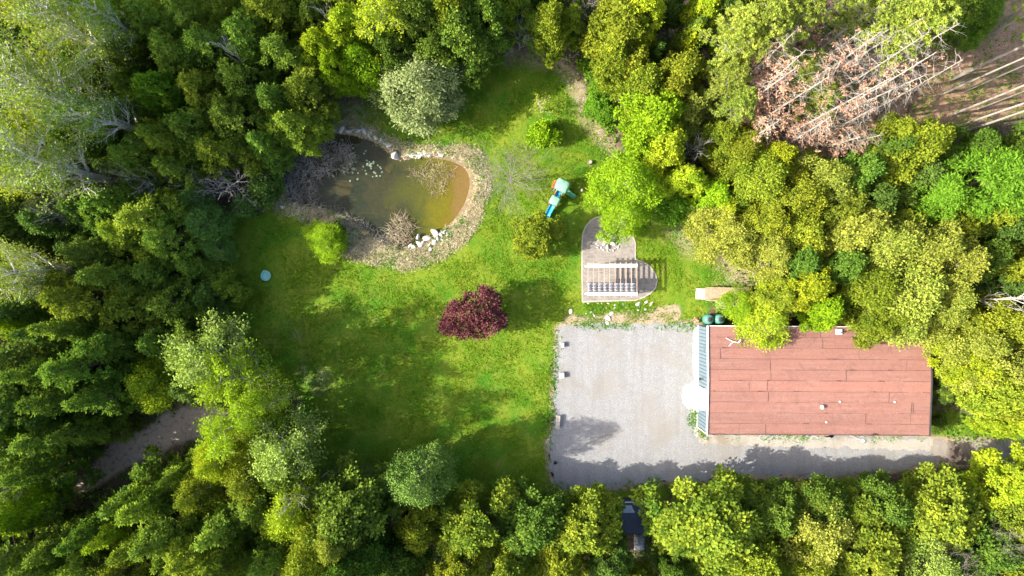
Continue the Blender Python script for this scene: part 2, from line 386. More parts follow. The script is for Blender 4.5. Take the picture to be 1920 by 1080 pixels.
# ------------------------------------------------------------------ water
def make_water():
    pts = smooth_closed([p for p in px(pond_px)], .4)
    c = Vector((sum(p.x for p in pts)/len(pts), sum(p.y for p in pts)/len(pts)))
    pts = [p+(p-c).normalized()*.35 for p in pts]
    m, t, b = mat_new('pond_water'); pos = geo_pos(t)
    sep = N(t, 'ShaderNodeSeparateXYZ'); t.links.new(pos, sep.inputs[0])
    n = noise_n(t, pos, .35, 4, .6, .6); n2 = noise_n(t, pos, 3, 4, .6)
    e = math_n(t, 'ADD', math_n(t, 'MULTIPLY', math_n(t, 'ADD', sep.outputs[0], 13), .10), math_n(t, 'MULTIPLY', math_n(t, 'SUBTRACT', n, .5), .7))
    col = ramp(t, e, [(0, (.026, .034, .020)), (.30, (.060, .074, .014)), (.52, (.125, .122, .006)), (.64, (.130, .108, .010)), (.72, (.170, .112, .034))])
    col = mix(t, ramp(t, n2, [(.5, 0), (.75, .4)]), col, (.10, .10, .03))
    t.links.new(col, b.inputs['Base Color']); b.inputs['Roughness'].default_value = .06; b.inputs['IOR'].default_value = 1.33
    tr = N(t, 'ShaderNodeBsdfTransparent'); tr.inputs[0].default_value = (.85, .75, .45, 1)
    ms = N(t, 'ShaderNodeMixShader'); t.links.new(tr.outputs[0], ms.inputs[1]); t.links.new(b.outputs[0], ms.inputs[2])
    ms.inputs[0].default_value = .68
    t.links.new(ms.outputs[0], t.nodes['Material Output'].inputs['Surface'])
    bump(t, b, noise_n(t, pos, 5, 3, .5), .06, .02)
    tag(sheet('water', pts, WATER, m), kind='structure')
make_water()

# ------------------------------------------------------------------ rocks
rng = random.Random(11)
def rock_mesh(seed, mat, sub=2):
    bm = bmesh.new(); bmesh.ops.create_icosphere(bm, subdivisions=sub, radius=1)
    r = random.Random(seed); planes = [(Vector((r.gauss(0,1), r.gauss(0,1), r.gauss(0,1))).normalized(), r.uniform(.42, .78)) for _ in range(13)]
    for v in bm.verts:
        for nrm, d in planes:
            k = v.co.dot(nrm)
            if k > d: v.co -= nrm*(k-d)
        v.co *= 1+.05*mnoise.noise(v.co*2.3+Vector((seed, 0, 0)))
    me = bpy.data.meshes.new('rock'); bm.to_mesh(me); bm.free(); me.materials.append(mat); return me
M_rock = simple('grey_rock', (.46, .45, .44), (.27, .26, .25), 2.2, .9, bumpy=.5, fine=9)
M_white = simple('white_rock', (.50, .48, .45), (.30, .28, .26), 2.2, .85, bumpy=.4, fine=9)
M_brownrock = simple('brown_rock', (.30, .20, .11), (.20, .14, .08), 2, .9)
rocks = {k: [rock_mesh(s+off, m) for s in range(5)] for k, m, off in (('g', M_rock, 0), ('w', M_white, 20), ('b', M_brownrock, 40))}
def rock(u, v, s, kind='g', z=0.0, flat=.55, label=None, group=None, name='rock', ex=1.25):
    o = link(bpy.data.objects.new(name, rng.choice(rocks[kind]))); r = s/PPM/2
    o.scale = (r*ex, r*rng.uniform(.8, 1.05), r*flat); o.rotation_euler = (0, 0, rng.uniform(0, 6.28))
    p = P(u, v, z); o.location = (p.x, p.y, z+r*flat*.45)
    tag(o, label, 'rock', group); return o
north_bank = [(600,252,9),(618,247,9),(628,245,7),(641,243,12),(655,247,10),(663,243,7),(672,246,10),(684,247,12),(692,252,9),(697,250,8),(706,259,9),(716,264,8),(723,270,9),(730,274,11),(712,266,7),(588,258,8),(577,262,8)]
for i, (u, v, s) in enumerate(north_bank):
    rock(u, v, s*1.3, 'g', -.02, .6, 'small grey stone in the row along the upper bank of the pond', 'stones along the upper pond bank')
for i, (u, v, s) in enumerate([(775,291,16),(790,290,14),(800,287,13),(812,286,13),(822,284,12),(829,290,13),(806,292,12),(783,293,13),(765,290,12)]):
    rock(u, v, s, 'w', -.15, .5, 'pale stone edging the upper right bank of the pond', 'pale stones on the upper right pond bank')
o = rock(742, 294, 27, 'w', -.1, .7, 'largest white boulder, pointed, on the upper pond bank', name='boulder', ex=.9); o.rotation_euler = (0, 0, 1.2)
cl = [(815,438,17,'large white boulder in the heap at the lower right pond bank'),(784,444,13,None),(801,447,14,None),(826,440,11,None),(830,436,9,None),(834,434,8,None),(838,440,8,None),(822,448,11,None),(815,453,13,None),(786,459,14,None),(775,463,13,None),(793,455,12,None),(806,459,11,None),(806,468,9,None),(770,461,9,None),(842,436,7,None),(829,449,9,None)]
for u, v, s, lb in cl:
    if lb: rock(u, v, s, 'w', -.02, .75, lb, name='boulder')
    else: rock(u, v, s, 'w', -.02, .7, 'small white rock in the heap at the lower right pond bank', 'white rocks heaped at the lower right pond bank')
for u, v, s, lb in [(553,382,9,'whitish stone at the left end of the lower pond bank'),(563,394,8,'grey stone on the lower left pond bank beside the brush'),(530,388,10,'teal grey rock on the lower left pond bank')]:
    rock(u, v, s, 'g', -.02, .6, lb)
o = rock(688, 437, 16, 'b', -.25, .7, 'brown angular rock at the lower edge of the pond')
for u, v, s, lb in [(643,353,42,'broad flat brown slab under the murky water left of the middle'),(729,317,22,'flat brown slab under water beside the pointed white boulder'),(811,414,15,'reddish brown slab under water near the white rock heap'),(781,301,17,'brown slab under water at the upper bank'),(738,388,16,'dim brown slab under water near the pond middle')]:
    p = P(u, v, -.4); rk = rock(u, v, s, 'b', WATER-.22, .12, lb)
for u, v, lb in [(1107,303,'small dark brown stump on the lawn beside the lime green tree'),]:
    pass

# ------------------------------------------------------------------ leaves and branches in bulk
def leaf_mesh(name, C, D, Nn, L, W, tint, mat, fold=.18):
    n = len(C); D = D/np.linalg.norm(D, axis=1, keepdims=True)
    S = np.cross(D, Nn); S /= np.linalg.norm(S, axis=1, keepdims=True)+1e-9
    Nn = np.cross(S, D); L = L[:, None]; W = W[:, None]
    v = np.empty((n, 4, 3), np.float32)
    v[:, 0] = C-D*L*.5; v[:, 2] = C+D*L*.5
    v[:, 1] = C+S*W*.5+Nn*W*fold; v[:, 3] = C-S*W*.5+Nn*W*fold
    me = bpy.data.meshes.new(name)
    me.vertices.add(n*4); me.vertices.foreach_set('co', v.ravel())
    me.loops.add(n*4); me.loops.foreach_set('vertex_index', np.arange(n*4, dtype=np.int32))
    me.polygons.add(n); me.polygons.foreach_set('loop_start', np.arange(0, n*4, 4, dtype=np.int32)); me.update(calc_edges=True)
    a = me.attributes.new('tint', 'FLOAT', 'FACE'); a.data.foreach_set('value', tint.astype(np.float32))
    me.materials.append(mat); return me
def unit(a): return a/(np.linalg.norm(a, axis=-1, keepdims=True)+1e-9)

PROFILES = {
 'round': lambda t: np.sqrt(np.clip(1-(2*t-1)**2, 0, 1))**.8,
 'dome': lambda t: np.clip(1-t**2.4, 0, 1)**.6*np.clip(.55+t*1.6, 0, 1),
 'ovoid': lambda t: np.sin(np.pi*np.clip(t, 0, 1)**.75)**.7,
 'cone': lambda t: np.clip(1-t, 0, 1)**.75*np.clip(.4+t*4, 0, 1),
}
def crown_data(seed, R, H, z0, profile, nl, lr, clumps, per, rc, L, W, updir=.35, jitter=.5, droop=0.0, rough=.2):
    g = np.random.default_rng(seed); prof = PROFILES[profile]
    t = (np.arange(nl)+g.uniform(.1, .9, nl))/nl; t = t**.85
    ang = np.arange(nl)*2.39996+g.normal(0, .35, nl)
    ph = g.uniform(0, 6.28, 4)
    harm = 1+rough*(np.sin(2*ang+ph[0]+2*t)+.7*np.sin(3*ang+ph[1])+.5*np.sin(5*ang+ph[2]+3*t))*.6
    env = prof(t)*R*harm
    rl = lr*R*g.uniform(.65, 1.3, nl)*(.55+.45*env/R)
    rad = np.maximum(env-rl*.75, 0)*np.where(g.random(nl) < .2, g.uniform(.3, .8, nl), 1)
    cx = rad*np.cos(ang); cy = rad*np.sin(ang); cz = z0+t*(H-z0)-rl*t*.8
    cen = np.stack([cx, cy, cz], 1)
    Cs = []; Ds = []; Ns = []; Ts = []; Ls = []
    for i in range(nl):
        k = max(4, int(clumps*(rl[i]/(lr*R))**2))
        d = unit(g.normal(0, 1, (k*2, 3)))
        outw = unit(np.array([cx[i], cy[i], 0.001])+np.array([0, 0, .5*R]))
        keep = (d@outw) > g.uniform(-.9, .2, k*2); d = d[keep][:k]
        c = cen[i]+d*rl[i]*g.uniform(.7, 1.12, (len(d), 1))*np.array([1, 1, .8])
        dist = np.linalg.norm(c[:, None]-cen[None], axis=2)/rl[None]; dist[:, i] = 9
        ok = dist.min(1) > .75; c = c[ok]; d = d[ok]
        tl = g.uniform(0, 1)
        m = per; cc = np.repeat(c, m, 0); dd = np.repeat(d, m, 0); q = len(cc)
        off = g.normal(0, rc, (q, 3))*np.array([1, 1, .7])
        nrm = unit(dd*.8+np.array([0, 0, updir])+g.normal(0, jitter, (q, 3)))
        dr = unit(off*1.5/rc+dd*.8+g.normal(0, .5, (q, 3))+np.array([0, 0, -droop]))
        Cs.append(cc+off); Ds.append(dr); Ns.append(nrm)
        tc = np.repeat(g.uniform(0, 1, len(c)), m)
        Ts.append(np.clip(.45*tl+.35*tc+.3*g.uniform(0, 1, q)-.05, 0, 1)); Ls.append(g.uniform(.7, 1.35, q))
    C = np.concatenate(Cs); ls = np.concatenate(Ls)
    return C, np.concatenate(Ds), np.concatenate(Ns), L*ls, W*ls, np.concatenate(Ts), cen, rl

M_bark = simple('bark', (.16, .125, .095), (.09, .07, .055), 3, .95)
M_pale = simple('pale_bark', (.40, .38, .34), (.26, .24, .22), 2, .9)
M_grey = simple('grey_twigs', (.27, .25, .22), (.18, .16, .14), 2, .9)
M_twig = simple('dark_twigs', (.20, .18, .15), (.13, .115, .10), 2, .9)
M_white_bark = simple('white_bark', (.62, .60, .56), (.42, .40, .37), 2, .85)
M_pinebark = simple('pine_bark', (.32, .29, .255), (.23, .205, .175), 2, .95)

def limbs(mb, rg, cen, H, z0, r0, frac=.7, lean=0):
    for c in cen:
        if rg.random() > frac: continue
        z = max(z0*.5, c[2]-rg.uniform(.5, 1.6)-.3*math.hypot(c[0], c[1])); k = 1-z/H
        a = Vector((0, 0, z)); b_ = Vector(c); mid = a.lerp(b_, .5)+Vector((0, 0, -.1*(b_-a).length*.5))
        mb.tube([a, mid, b_], [r0*.42*max(k, .2), r0*.25*max(k, .2), .012], 4, False)

PROTO = {}
def lobed(key, R, H, z0, lmat, bmat=None, crookseed=0, r0=None, **kw):
    C, D, Nn, L, W, T, cen, rl = crown_data(crookseed, R, H, z0, **kw)
    me = leaf_mesh('crown', C, D, Nn, L, W, T, lmat)
    rg = random.Random(crookseed); mb = MB(); r0 = r0 or H*.014
    pts = [(0, 0, -.1), (rg.uniform(-.1, .1), rg.uniform(-.1, .1), H*.3), (rg.uniform(-.2, .2), rg.uniform(-.2, .2), H*.65), (0, 0, H*.93)]
    mb.tube(pts, [r0, r0*.8, r0*.45, .02], 7, False); limbs(mb, rg, cen, H, z0, r0)
    to = mb.build('trunk', bmat or M_bark); tm = to.data; bpy.data.objects.remove(to)
    PROTO[key] = dict(R=R, H=H, trunk=tm, crown=me)
    return me

def skeleton(rg, H, spread, n1=12, n2=6, n3=4, up=.5, z0=.3, r0=None, wig=.14):
    """bare deciduous skeleton: polylines with radii, plus twig tips"""
    out = []; tips = []; r0 = r0 or H*.013
    def grow(p, d, L, r, lvl, segs=5):
        pts = [p]; dirs = []
        for i in range(segs):
            wg = wig if lvl else wig*.35; d = (d+Vector((rg.gauss(0, wg), rg.gauss(0, wg), rg.gauss(0, wg)+(up*.10 if lvl else .25)))).normalized()
            p = p+d*(L/segs); pts.append(p); dirs.append(d)
        rad = [r*(1-.85*i/segs) for i in range(segs+1)]
        out.append((pts, rad, lvl))
        if lvl >= 3: tips.append((pts[-1], dirs[-1])); tips.append((pts[-2], dirs[-1]))
        return pts, dirs, rad
    pts, dirs, rad = grow(Vector((0, 0, -.1)), Vector((0, 0, 1)), H*.95, r0, 0, 9)
    for i in range(n1):
        f = z0+(1-z0)*(i+rg.random())/n1*.97; j = min(int(f*9), 8); p = pts[j].lerp(pts[j+1], f*9-j)
        a = i*2.4+rg.uniform(-.4, .4); d = Vector((math.cos(a), math.sin(a), up+rg.uniform(0, .5))).normalized()
        L1 = spread*rg.uniform(.75, 1.15)*(1.15-.75*f)**.6
        q, dq, rq = grow(p, d, L1, max(rad[j]*.55, .03), 1, 5)
        for k in range(n2):
            f2 = .25+.75*(k+rg.random())/n2; j2 = min(int(f2*5), 4); p2 = q[j2].lerp(q[j2+1], min(f2*5-j2, 1))
            d2 = (dq[j2]+Vector((rg.gauss(0, .65), rg.gauss(0, .65), rg.gauss(0, .4)+.15))).normalized()
            s, ds, rs = grow(p2, d2, L1*.5*rg.uniform(.5, 1.1), max(rq[j2]*.5, .016), 2, 3)
            for m in range(n3):
                f3 = .3+.7*(m+rg.random())/n3; j3 = min(int(f3*3), 2); p3 = s[j3].lerp(s[j3+1], min(f3*3-j3, 1))
                d3 = (ds[j3]+Vector((rg.gauss(0, .7), rg.gauss(0, .7), rg.gauss(0, .4)))).normalized()
                grow(p3, d3, L1*.22*rg.uniform(.5, 1.2), .011, 3, 2)
    return out, tips
def branchy(key, seed, H, spread, bmat, lmat=None, leaves=0, rl=.35, L=.2, W=.14, thick=1.0, **kw):
    rg = random.Random(seed); out, tips = skeleton(rg, H, spread, **kw); mb = MB()
    for pts, rad, lvl in out: mb.tube(pts, [x*thick for x in rad], 7 if lvl == 0 else (4 if lvl == 1 else 3), False)
    to = mb.build('trunk', bmat); tm = to.data; bpy.data.objects.remove(to); cm = None
    if leaves:
        g = np.random.default_rng(seed); T = np.array([tuple(p) for p, d in tips]); Dr = np.array([tuple(d) for p, d in tips])
        C = np.repeat(T, leaves, 0)+g.normal(0, rl, (len(T)*leaves, 3)); q = len(C)
        tn = np.clip(np.repeat(g.uniform(0, .6, len(T)), leaves)+g.uniform(0, .4, q), 0, 1)
        s = g.uniform(.7, 1.3, q)
        cm = leaf_mesh('crown', C, np.repeat(Dr, leaves, 0)+g.normal(0, .7, (q, 3)), unit(g.normal(0, .6, (q, 3))+np.array([0, 0, .7])), L*s, W*s, tn, lmat)
    PROTO[key] = dict(R=spread, H=H, trunk=tm, crown=cm)

def pine(key, seed, H, zc, blen, nb, bmat, lmat, dead=False, dens=1.0):
    rg = random.Random(seed); g = np.random.default_rng(seed); mb = MB(); r0 = .15
    bendx, bendy = rg.uniform(-.5, .5), rg.uniform(-.5, .5)
    ax = lambda z: Vector((bendx*(z/H)**2, bendy*(z/H)**2, z))
    mb.tube([ax(z) for z in np.linspace(-.1, H, 9)], list(np.linspace(r0, .035, 9)), 7, False)
    C = []; D = []
    for i in range(nb):
        f = (i+rg.random())/nb; z = zc+(H-zc)*f; a = i*2.4+rg.uniform(-.5, .5); p = ax(z)
        L = blen*(1.1-.75*f)*rg.uniform(.55, 1.15); slope = (-.30 if dead else .15)+.4*f
        d = Vector((math.cos(a), math.sin(a), slope)).normalized(); pts = [p]
        for s in range(4):
            d = (d+Vector((rg.gauss(0, .1), rg.gauss(0, .1), rg.gauss(0, .08)+(-.05 if dead else .06)))).normalized(); p = p+d*L/4; pts.append(p)
        mb.tube(pts, [.030, .022, .016, .012, .007] if dead else [.045, .035, .025, .018, .01], 3, False)
        for s in range(rg.randint(3, 6) if dead else rg.randint(5, 8)):
            j = rg.randint(1, 3); q = pts[j].lerp(pts[j+1], rg.random()); e = (d+Vector((rg.gauss(0, .8), rg.gauss(0, .8), rg.gauss(0, .45)))).normalized(); q2 = q+e*rg.uniform(.35, .9)*(L/blen+.3)
            mb.tube([q, q.lerp(q2, .5)+Vector((0, 0, -.03)), q2], [.009, .007, .004] if dead else [.016, .012, .008], 3, False)
            if (not dead) or (rg.random() < dens*(.75-.75*f)): C.append(tuple(q2)); D.append(tuple(e))
        if (not dead) or rg.random() < dens*(.8-.8*f): C.append(tuple(pts[-1])); D.append(tuple(d))
    for s in range(0 if dead else 6): C.append(tuple(ax(H)+Vector((rg.gauss(0, .3), rg.gauss(0, .3), rg.gauss(0, .3))))); D.append((0, 0, 1))
    to = mb.build('trunk', bmat); tm = to.data; bpy.data.objects.remove(to); cm = None
    if dens > 0:
        C = np.array(C); per = 26 if not dead else 15; q = len(C)*per; r = unit(g.normal(0, 1, (q, 3)))
        if dead:
            CC = np.repeat(C, per, 0)+r*g.uniform(.0, .34, (q, 1)); LL = g.uniform(.12, .26, q); WW = LL*.5; DD = r
        else:
            r[:, 2] = np.abs(r[:, 2])*.8-.1; CC = np.repeat(C, per, 0)+r*.20; LL = g.uniform(.30, .46, q); WW = g.uniform(.07, .12, q); DD = r
        tn = np.clip(np.repeat(g.uniform(0, .7, len(C)), per)+g.uniform(0, .3, q), 0, 1)
        cm = leaf_mesh('crown', CC, DD, unit(g.normal(0, 1, (q, 3))+np.array([0, 0, .6])), LL, WW, tn, lmat)
    PROTO[key] = dict(R=blen, H=H, trunk=tm, crown=cm)

# leaf colours (A, B mixed clump by clump)
LM = dict(
 cedar=leaf_mat('cedar_green', (.056, .128, .018), (.210, .310, .040), .38),
 cedar_olive=leaf_mat('cedar_olive', (.080, .145, .016), (.270, .345, .036), .38),
 cedar_dark=leaf_mat('cedar_dark', (.042, .094, .018), (.135, .215, .036), .3),
 green=leaf_mat('leaf_green', (.040, .095, .014), (.150, .235, .030), .3),
 mixed=leaf_mat('leaf_mixed', (.045, .112, .014), (.285, .335, .030), .3, .3),
 lime=leaf_mat('leaf_lime', (.130, .260, .010), (.300, .440, .020), .35, .3),
 yellow=leaf_mat('leaf_yellow', (0.146, 0.244, 0.015), (0.427, 0.488, 0.029), .35, .4),
 gold=leaf_mat('leaf_gold', (.078, .135, .012), (.290, .335, .028), .3, .5),
 olive=leaf_mat('leaf_olive', (.110, .155, .018), (.330, .365, .062), .3, .4),
 spring=leaf_mat('leaf_spring', (.080, .190, .014), (.200, .360, .030), .35, .3),
 pale=leaf_mat('leaf_pale', (.115, .205, .028), (.310, .385, .080), .3, .3),
 willow=leaf_mat('leaf_willow', (.105, .155, .050), (.280, .330, .135), .25, .3),
 bluegreen=leaf_mat('leaf_bluegreen', (.060, .145, .024), (.180, .300, .062), .2, .3),
 purple=leaf_mat('leaf_purple', (.050, .014, .020), (.190, .066, .072), .15, .1),
 pine=leaf_mat('pine_needles', (0.110, 0.177, 0.022), (0.354, 0.415, 0.067), .2, .4),
 dead=leaf_mat('dead_needles', (.300, .160, .105), (.560, .350, .240), .2, .3),
 straw=leaf_mat('straw', (.36, .31, .20), (.74, .67, .50), .2, .2),
 litter=leaf_mat('leaf_litter', (.10, .065, .035), (.26, .19, .10), .05, .2),
 weed=leaf_mat('weed_green', (0.049, 0.159, 0.010), (0.134, 0.317, 0.018), .3, .1),
)
ced = dict(profile='ovoid', nl=100, lr=.21, rough=.5, clumps=18, per=12, rc=.12, L=.22, W=.12, updir=.35, jitter=.42)
for i in range(4): lobed('cedar%d' % i, 2.7, 11.5, .5, LM['cedar'], crookseed=100+i, **ced)
for i in range(2): lobed('conic%d' % i, 2.6, 12, .3, LM['cedar'], crookseed=110+i, **dict(ced, profile='cone', nl=100, lr=.22))
mp = dict(profile='dome', nl=74, lr=.235, clumps=34, per=15, rc=.20, L=.27, W=.21, updir=.4, jitter=.42, rough=.38)
for i in range(4): lobed('maple%d' % i, 4.2, 12, 2.2, LM['green'], crookseed=120+i, **mp)
ok = dict(profile='dome', nl=60, lr=.25, clumps=46, per=13, rc=.24, L=.22, W=.17, updir=.35, jitter=.6, rough=.4)
for i in range(3): lobed('oak%d' % i, 4.5, 13, 2.5, LM['olive'], M_grey, crookseed=130+i, **ok)
fn = dict(profile='ovoid', nl=64, lr=.27, clumps=32, per=12, rc=.24, L=.22, W=.12, updir=.25, jitter=.6, droop=.6, rough=.3)
for i in range(3): lobed('fine%d' % i, 3.4, 12, 1.5, LM['pale'], M_pale, crookseed=140+i, **fn)
lobed('feather0', 4.4, 15, 1.5, LM['spring'], crookseed=150, profile='dome', nl=70, lr=.24, clumps=44, per=12, rc=.24, L=.36, W=.11, updir=.4, jitter=.4, droop=.3, rough=.3)
sh = dict(profile='dome', nl=26, lr=.34, clumps=30, per=10, rc=.14, L=.18, W=.12, updir=.3, jitter=.5, rough=.35)
for i in range(3): lobed('bush%d' % i, 1.5, 2.2, .2, LM['lime'], crookseed=160+i, r0=.05, **sh)
lobed('purple0', 2.45, 5.6, 1.3, LM['purple'], crookseed=175, r0=.1, profile='round', nl=44, lr=.28, clumps=30, per=9, rc=.17, L=.19, W=.15, updir=.3, jitter=.7, rough=.35)
branchy('bare0', 201, 8, 3.4, M_twig, n1=30, n2=9, n3=6, up=.35, thick=.55, z0=.12)
branchy('bare1', 202, 12, 4.2, M_pale, n1=14, n2=6, n3=4, up=.6, thick=1.1)
branchy('scrub0', 203, 3.2, 2.4, M_pale, n1=16, n2=6, n3=4, up=.3, z0=.05, r0=.06)
branchy('scrub1', 204, 4.0, 2.6, M_pale, n1=16, n2=6, n3=5, up=.5, z0=.05, r0=.05)
branchy('snow0', 205, 8, 3.0, M_pale, n1=9, n2=4, n3=3, up=.6, thick=1.9, wig=.22)
for i in range(2): branchy('poplar%d' % i, 210+i, 20, 5.2, M_white_bark, LM['pale'], 4, .40, .24, .17, n1=22, n2=8, n3=4, up=.8, z0=.3, thick=2.1)
branchy('birch0', 215, 14, 3.8, M_pale, LM['pale'], 5, .22, .24, .14, n1=22, n2=8, n3=4, up=.45, z0=.2, thick=.9)
branchy('birch1', 216, 14, 3.8, M_pale, LM['pale'], 5, .24, .24, .14, n1=22, n2=8, n3=4, up=.5, z0=.2, thick=.9)
branchy('thin0', 217, 3.6, 1.2, M_grey, LM['yellow'], 1, .14, .14, .10, n1=12, n2=5, n3=3, up=.7, z0=.05)
for i in range(2): pine('pine%d' % i, 220+i, 21, 12.5, 3.2, 60, M_pinebark, LM['pine'])
for i in range(3): pine('deadpine%d' % i, 230+i, 20, 3.0, 2.5, 58, M_pinebark, LM['dead'], True, (1.5, 1.0, 1.25)[i])
pine('snagpine', 240, 19, 8, 2.4, 46, M_pinebark, None, True, 0)

# ------------------------------------------------------------------ tree placement
KINDS = {  # kind word -> prototypes, height-of-crown-centre fraction, noun, category
 'cedar': (['cedar0','cedar1','cedar2','cedar3','conic0','conic1'], .5, 'cedar', 'cedar_tree'),
 'conic': (['conic0','conic1'], .5, 'pointed cedar', 'cedar_tree'),
 'maple': (['maple0','maple1','maple2','maple3'], .62, 'broadleaf tree', 'maple_tree'),
 'oak': (['oak0','oak1','oak2'], .62, 'budding broadleaf tree', 'oak_tree'),
 'fine': (['fine0','fine1','fine2'], .55, 'fine-leaved tree', 'leafy_tree'),
 'feather': (['feather0'], .55, 'feathery tree', 'larch_tree'),
 'bush': (['bush0','bush1','bush2'], .5, 'bush', 'bush'),
 'purple': (['purple0'], .55, 'tree', 'purple_tree'),
 'bare': (['bare0','bare1'], .6, 'leafless grey tree', 'bare_tree'),
 'scrub': (['scrub0','scrub1'], .5, 'leafless grey scrub', 'bare_shrub'),
 'snow': (['snow0'], .6, 'dead whitish tree', 'dead_tree'),
 'poplar': (['poplar0','poplar1'], .68, 'pale-limbed poplar', 'poplar_tree'),
 'birch': (['birch0','birch1'], .6, 'airy birch', 'birch_tree'),
 'thin': (['thin0'], .5, 'thin sapling', 'sapling'),
 'pine': (['pine0','pine1'], .8, 'tall live pine', 'pine_tree'),
 'deadpine': (['deadpine0','deadpine1','deadpine2'], .7, 'dead pine with rust-pink needles', 'dead_pine'),
 'snagpine': (['snagpine'], .7, 'bare grey dead pine', 'dead_pine'),
}
COLW = dict(cedar='mid green', cedar_olive='olive green', cedar_dark='dark green', green='deep green', mixed='green and yellow', lime='lime green', yellow='yellow green', gold='golden green', olive='pale olive',
            spring='bright green', pale='pale green', willow='grey green', bluegreen='blue green', purple='purple', pine='', dead='', none='')
LAND = {'pond': (700, 350), 'red-roofed building': (1530, 710), 'gravel lot': (1160, 740), 'woodchip path': (290, 810), 'pergola': (1150, 525), 'dead pines': (1560, 160),
        'upper left corner': (0, 0), 'lower left corner': (0, 1080), 'lower right corner': (1920, 1080), 'upper right corner': (1920, 0),
        'purple tree': (888, 590), 'driveway': (1700, 880), 'play set': (1050, 360)}
TREES = []
protos_used = {}
trng = random.Random(5)
def plant(kind, u, v, r, H, leaf='cedar', label=None, zc=None, proto=None, rz=None):
    protos, zf, noun, nm = KINDS[kind]; key = proto or trng.choice(protos); pr = PROTO[key]
    z = H*zf if zc is None else zc
    p = P(u, v, z); Rw = r/PPM*(1-z/CAM_H); s = Rw/pr['R']
    root = empty(nm, (p.x, p.y, 0), trng.uniform(0, 6.283) if rz is None else rz)
    root.scale = (s*trng.uniform(.9, 1.05), s*trng.uniform(.92, 1.08), H/pr['H'])
    tk = link(bpy.data.objects.new('trunk', pr['trunk']), root)
    if pr['crown'] is not None:
        cr = link(bpy.data.objects.new('crown', pr['crown']), root)
        if leaf in LM: cr.material_slots[0].link = 'OBJECT'; cr.material_slots[0].material = LM[leaf]
    TREES.append(dict(o=root, kind=kind, leaf=leaf, u=u, v=v, r=r, label=label, noun=noun, g=P_inv(p)))
def P_inv(p): return (960+p.x*PPM, 540-p.y*PPM)

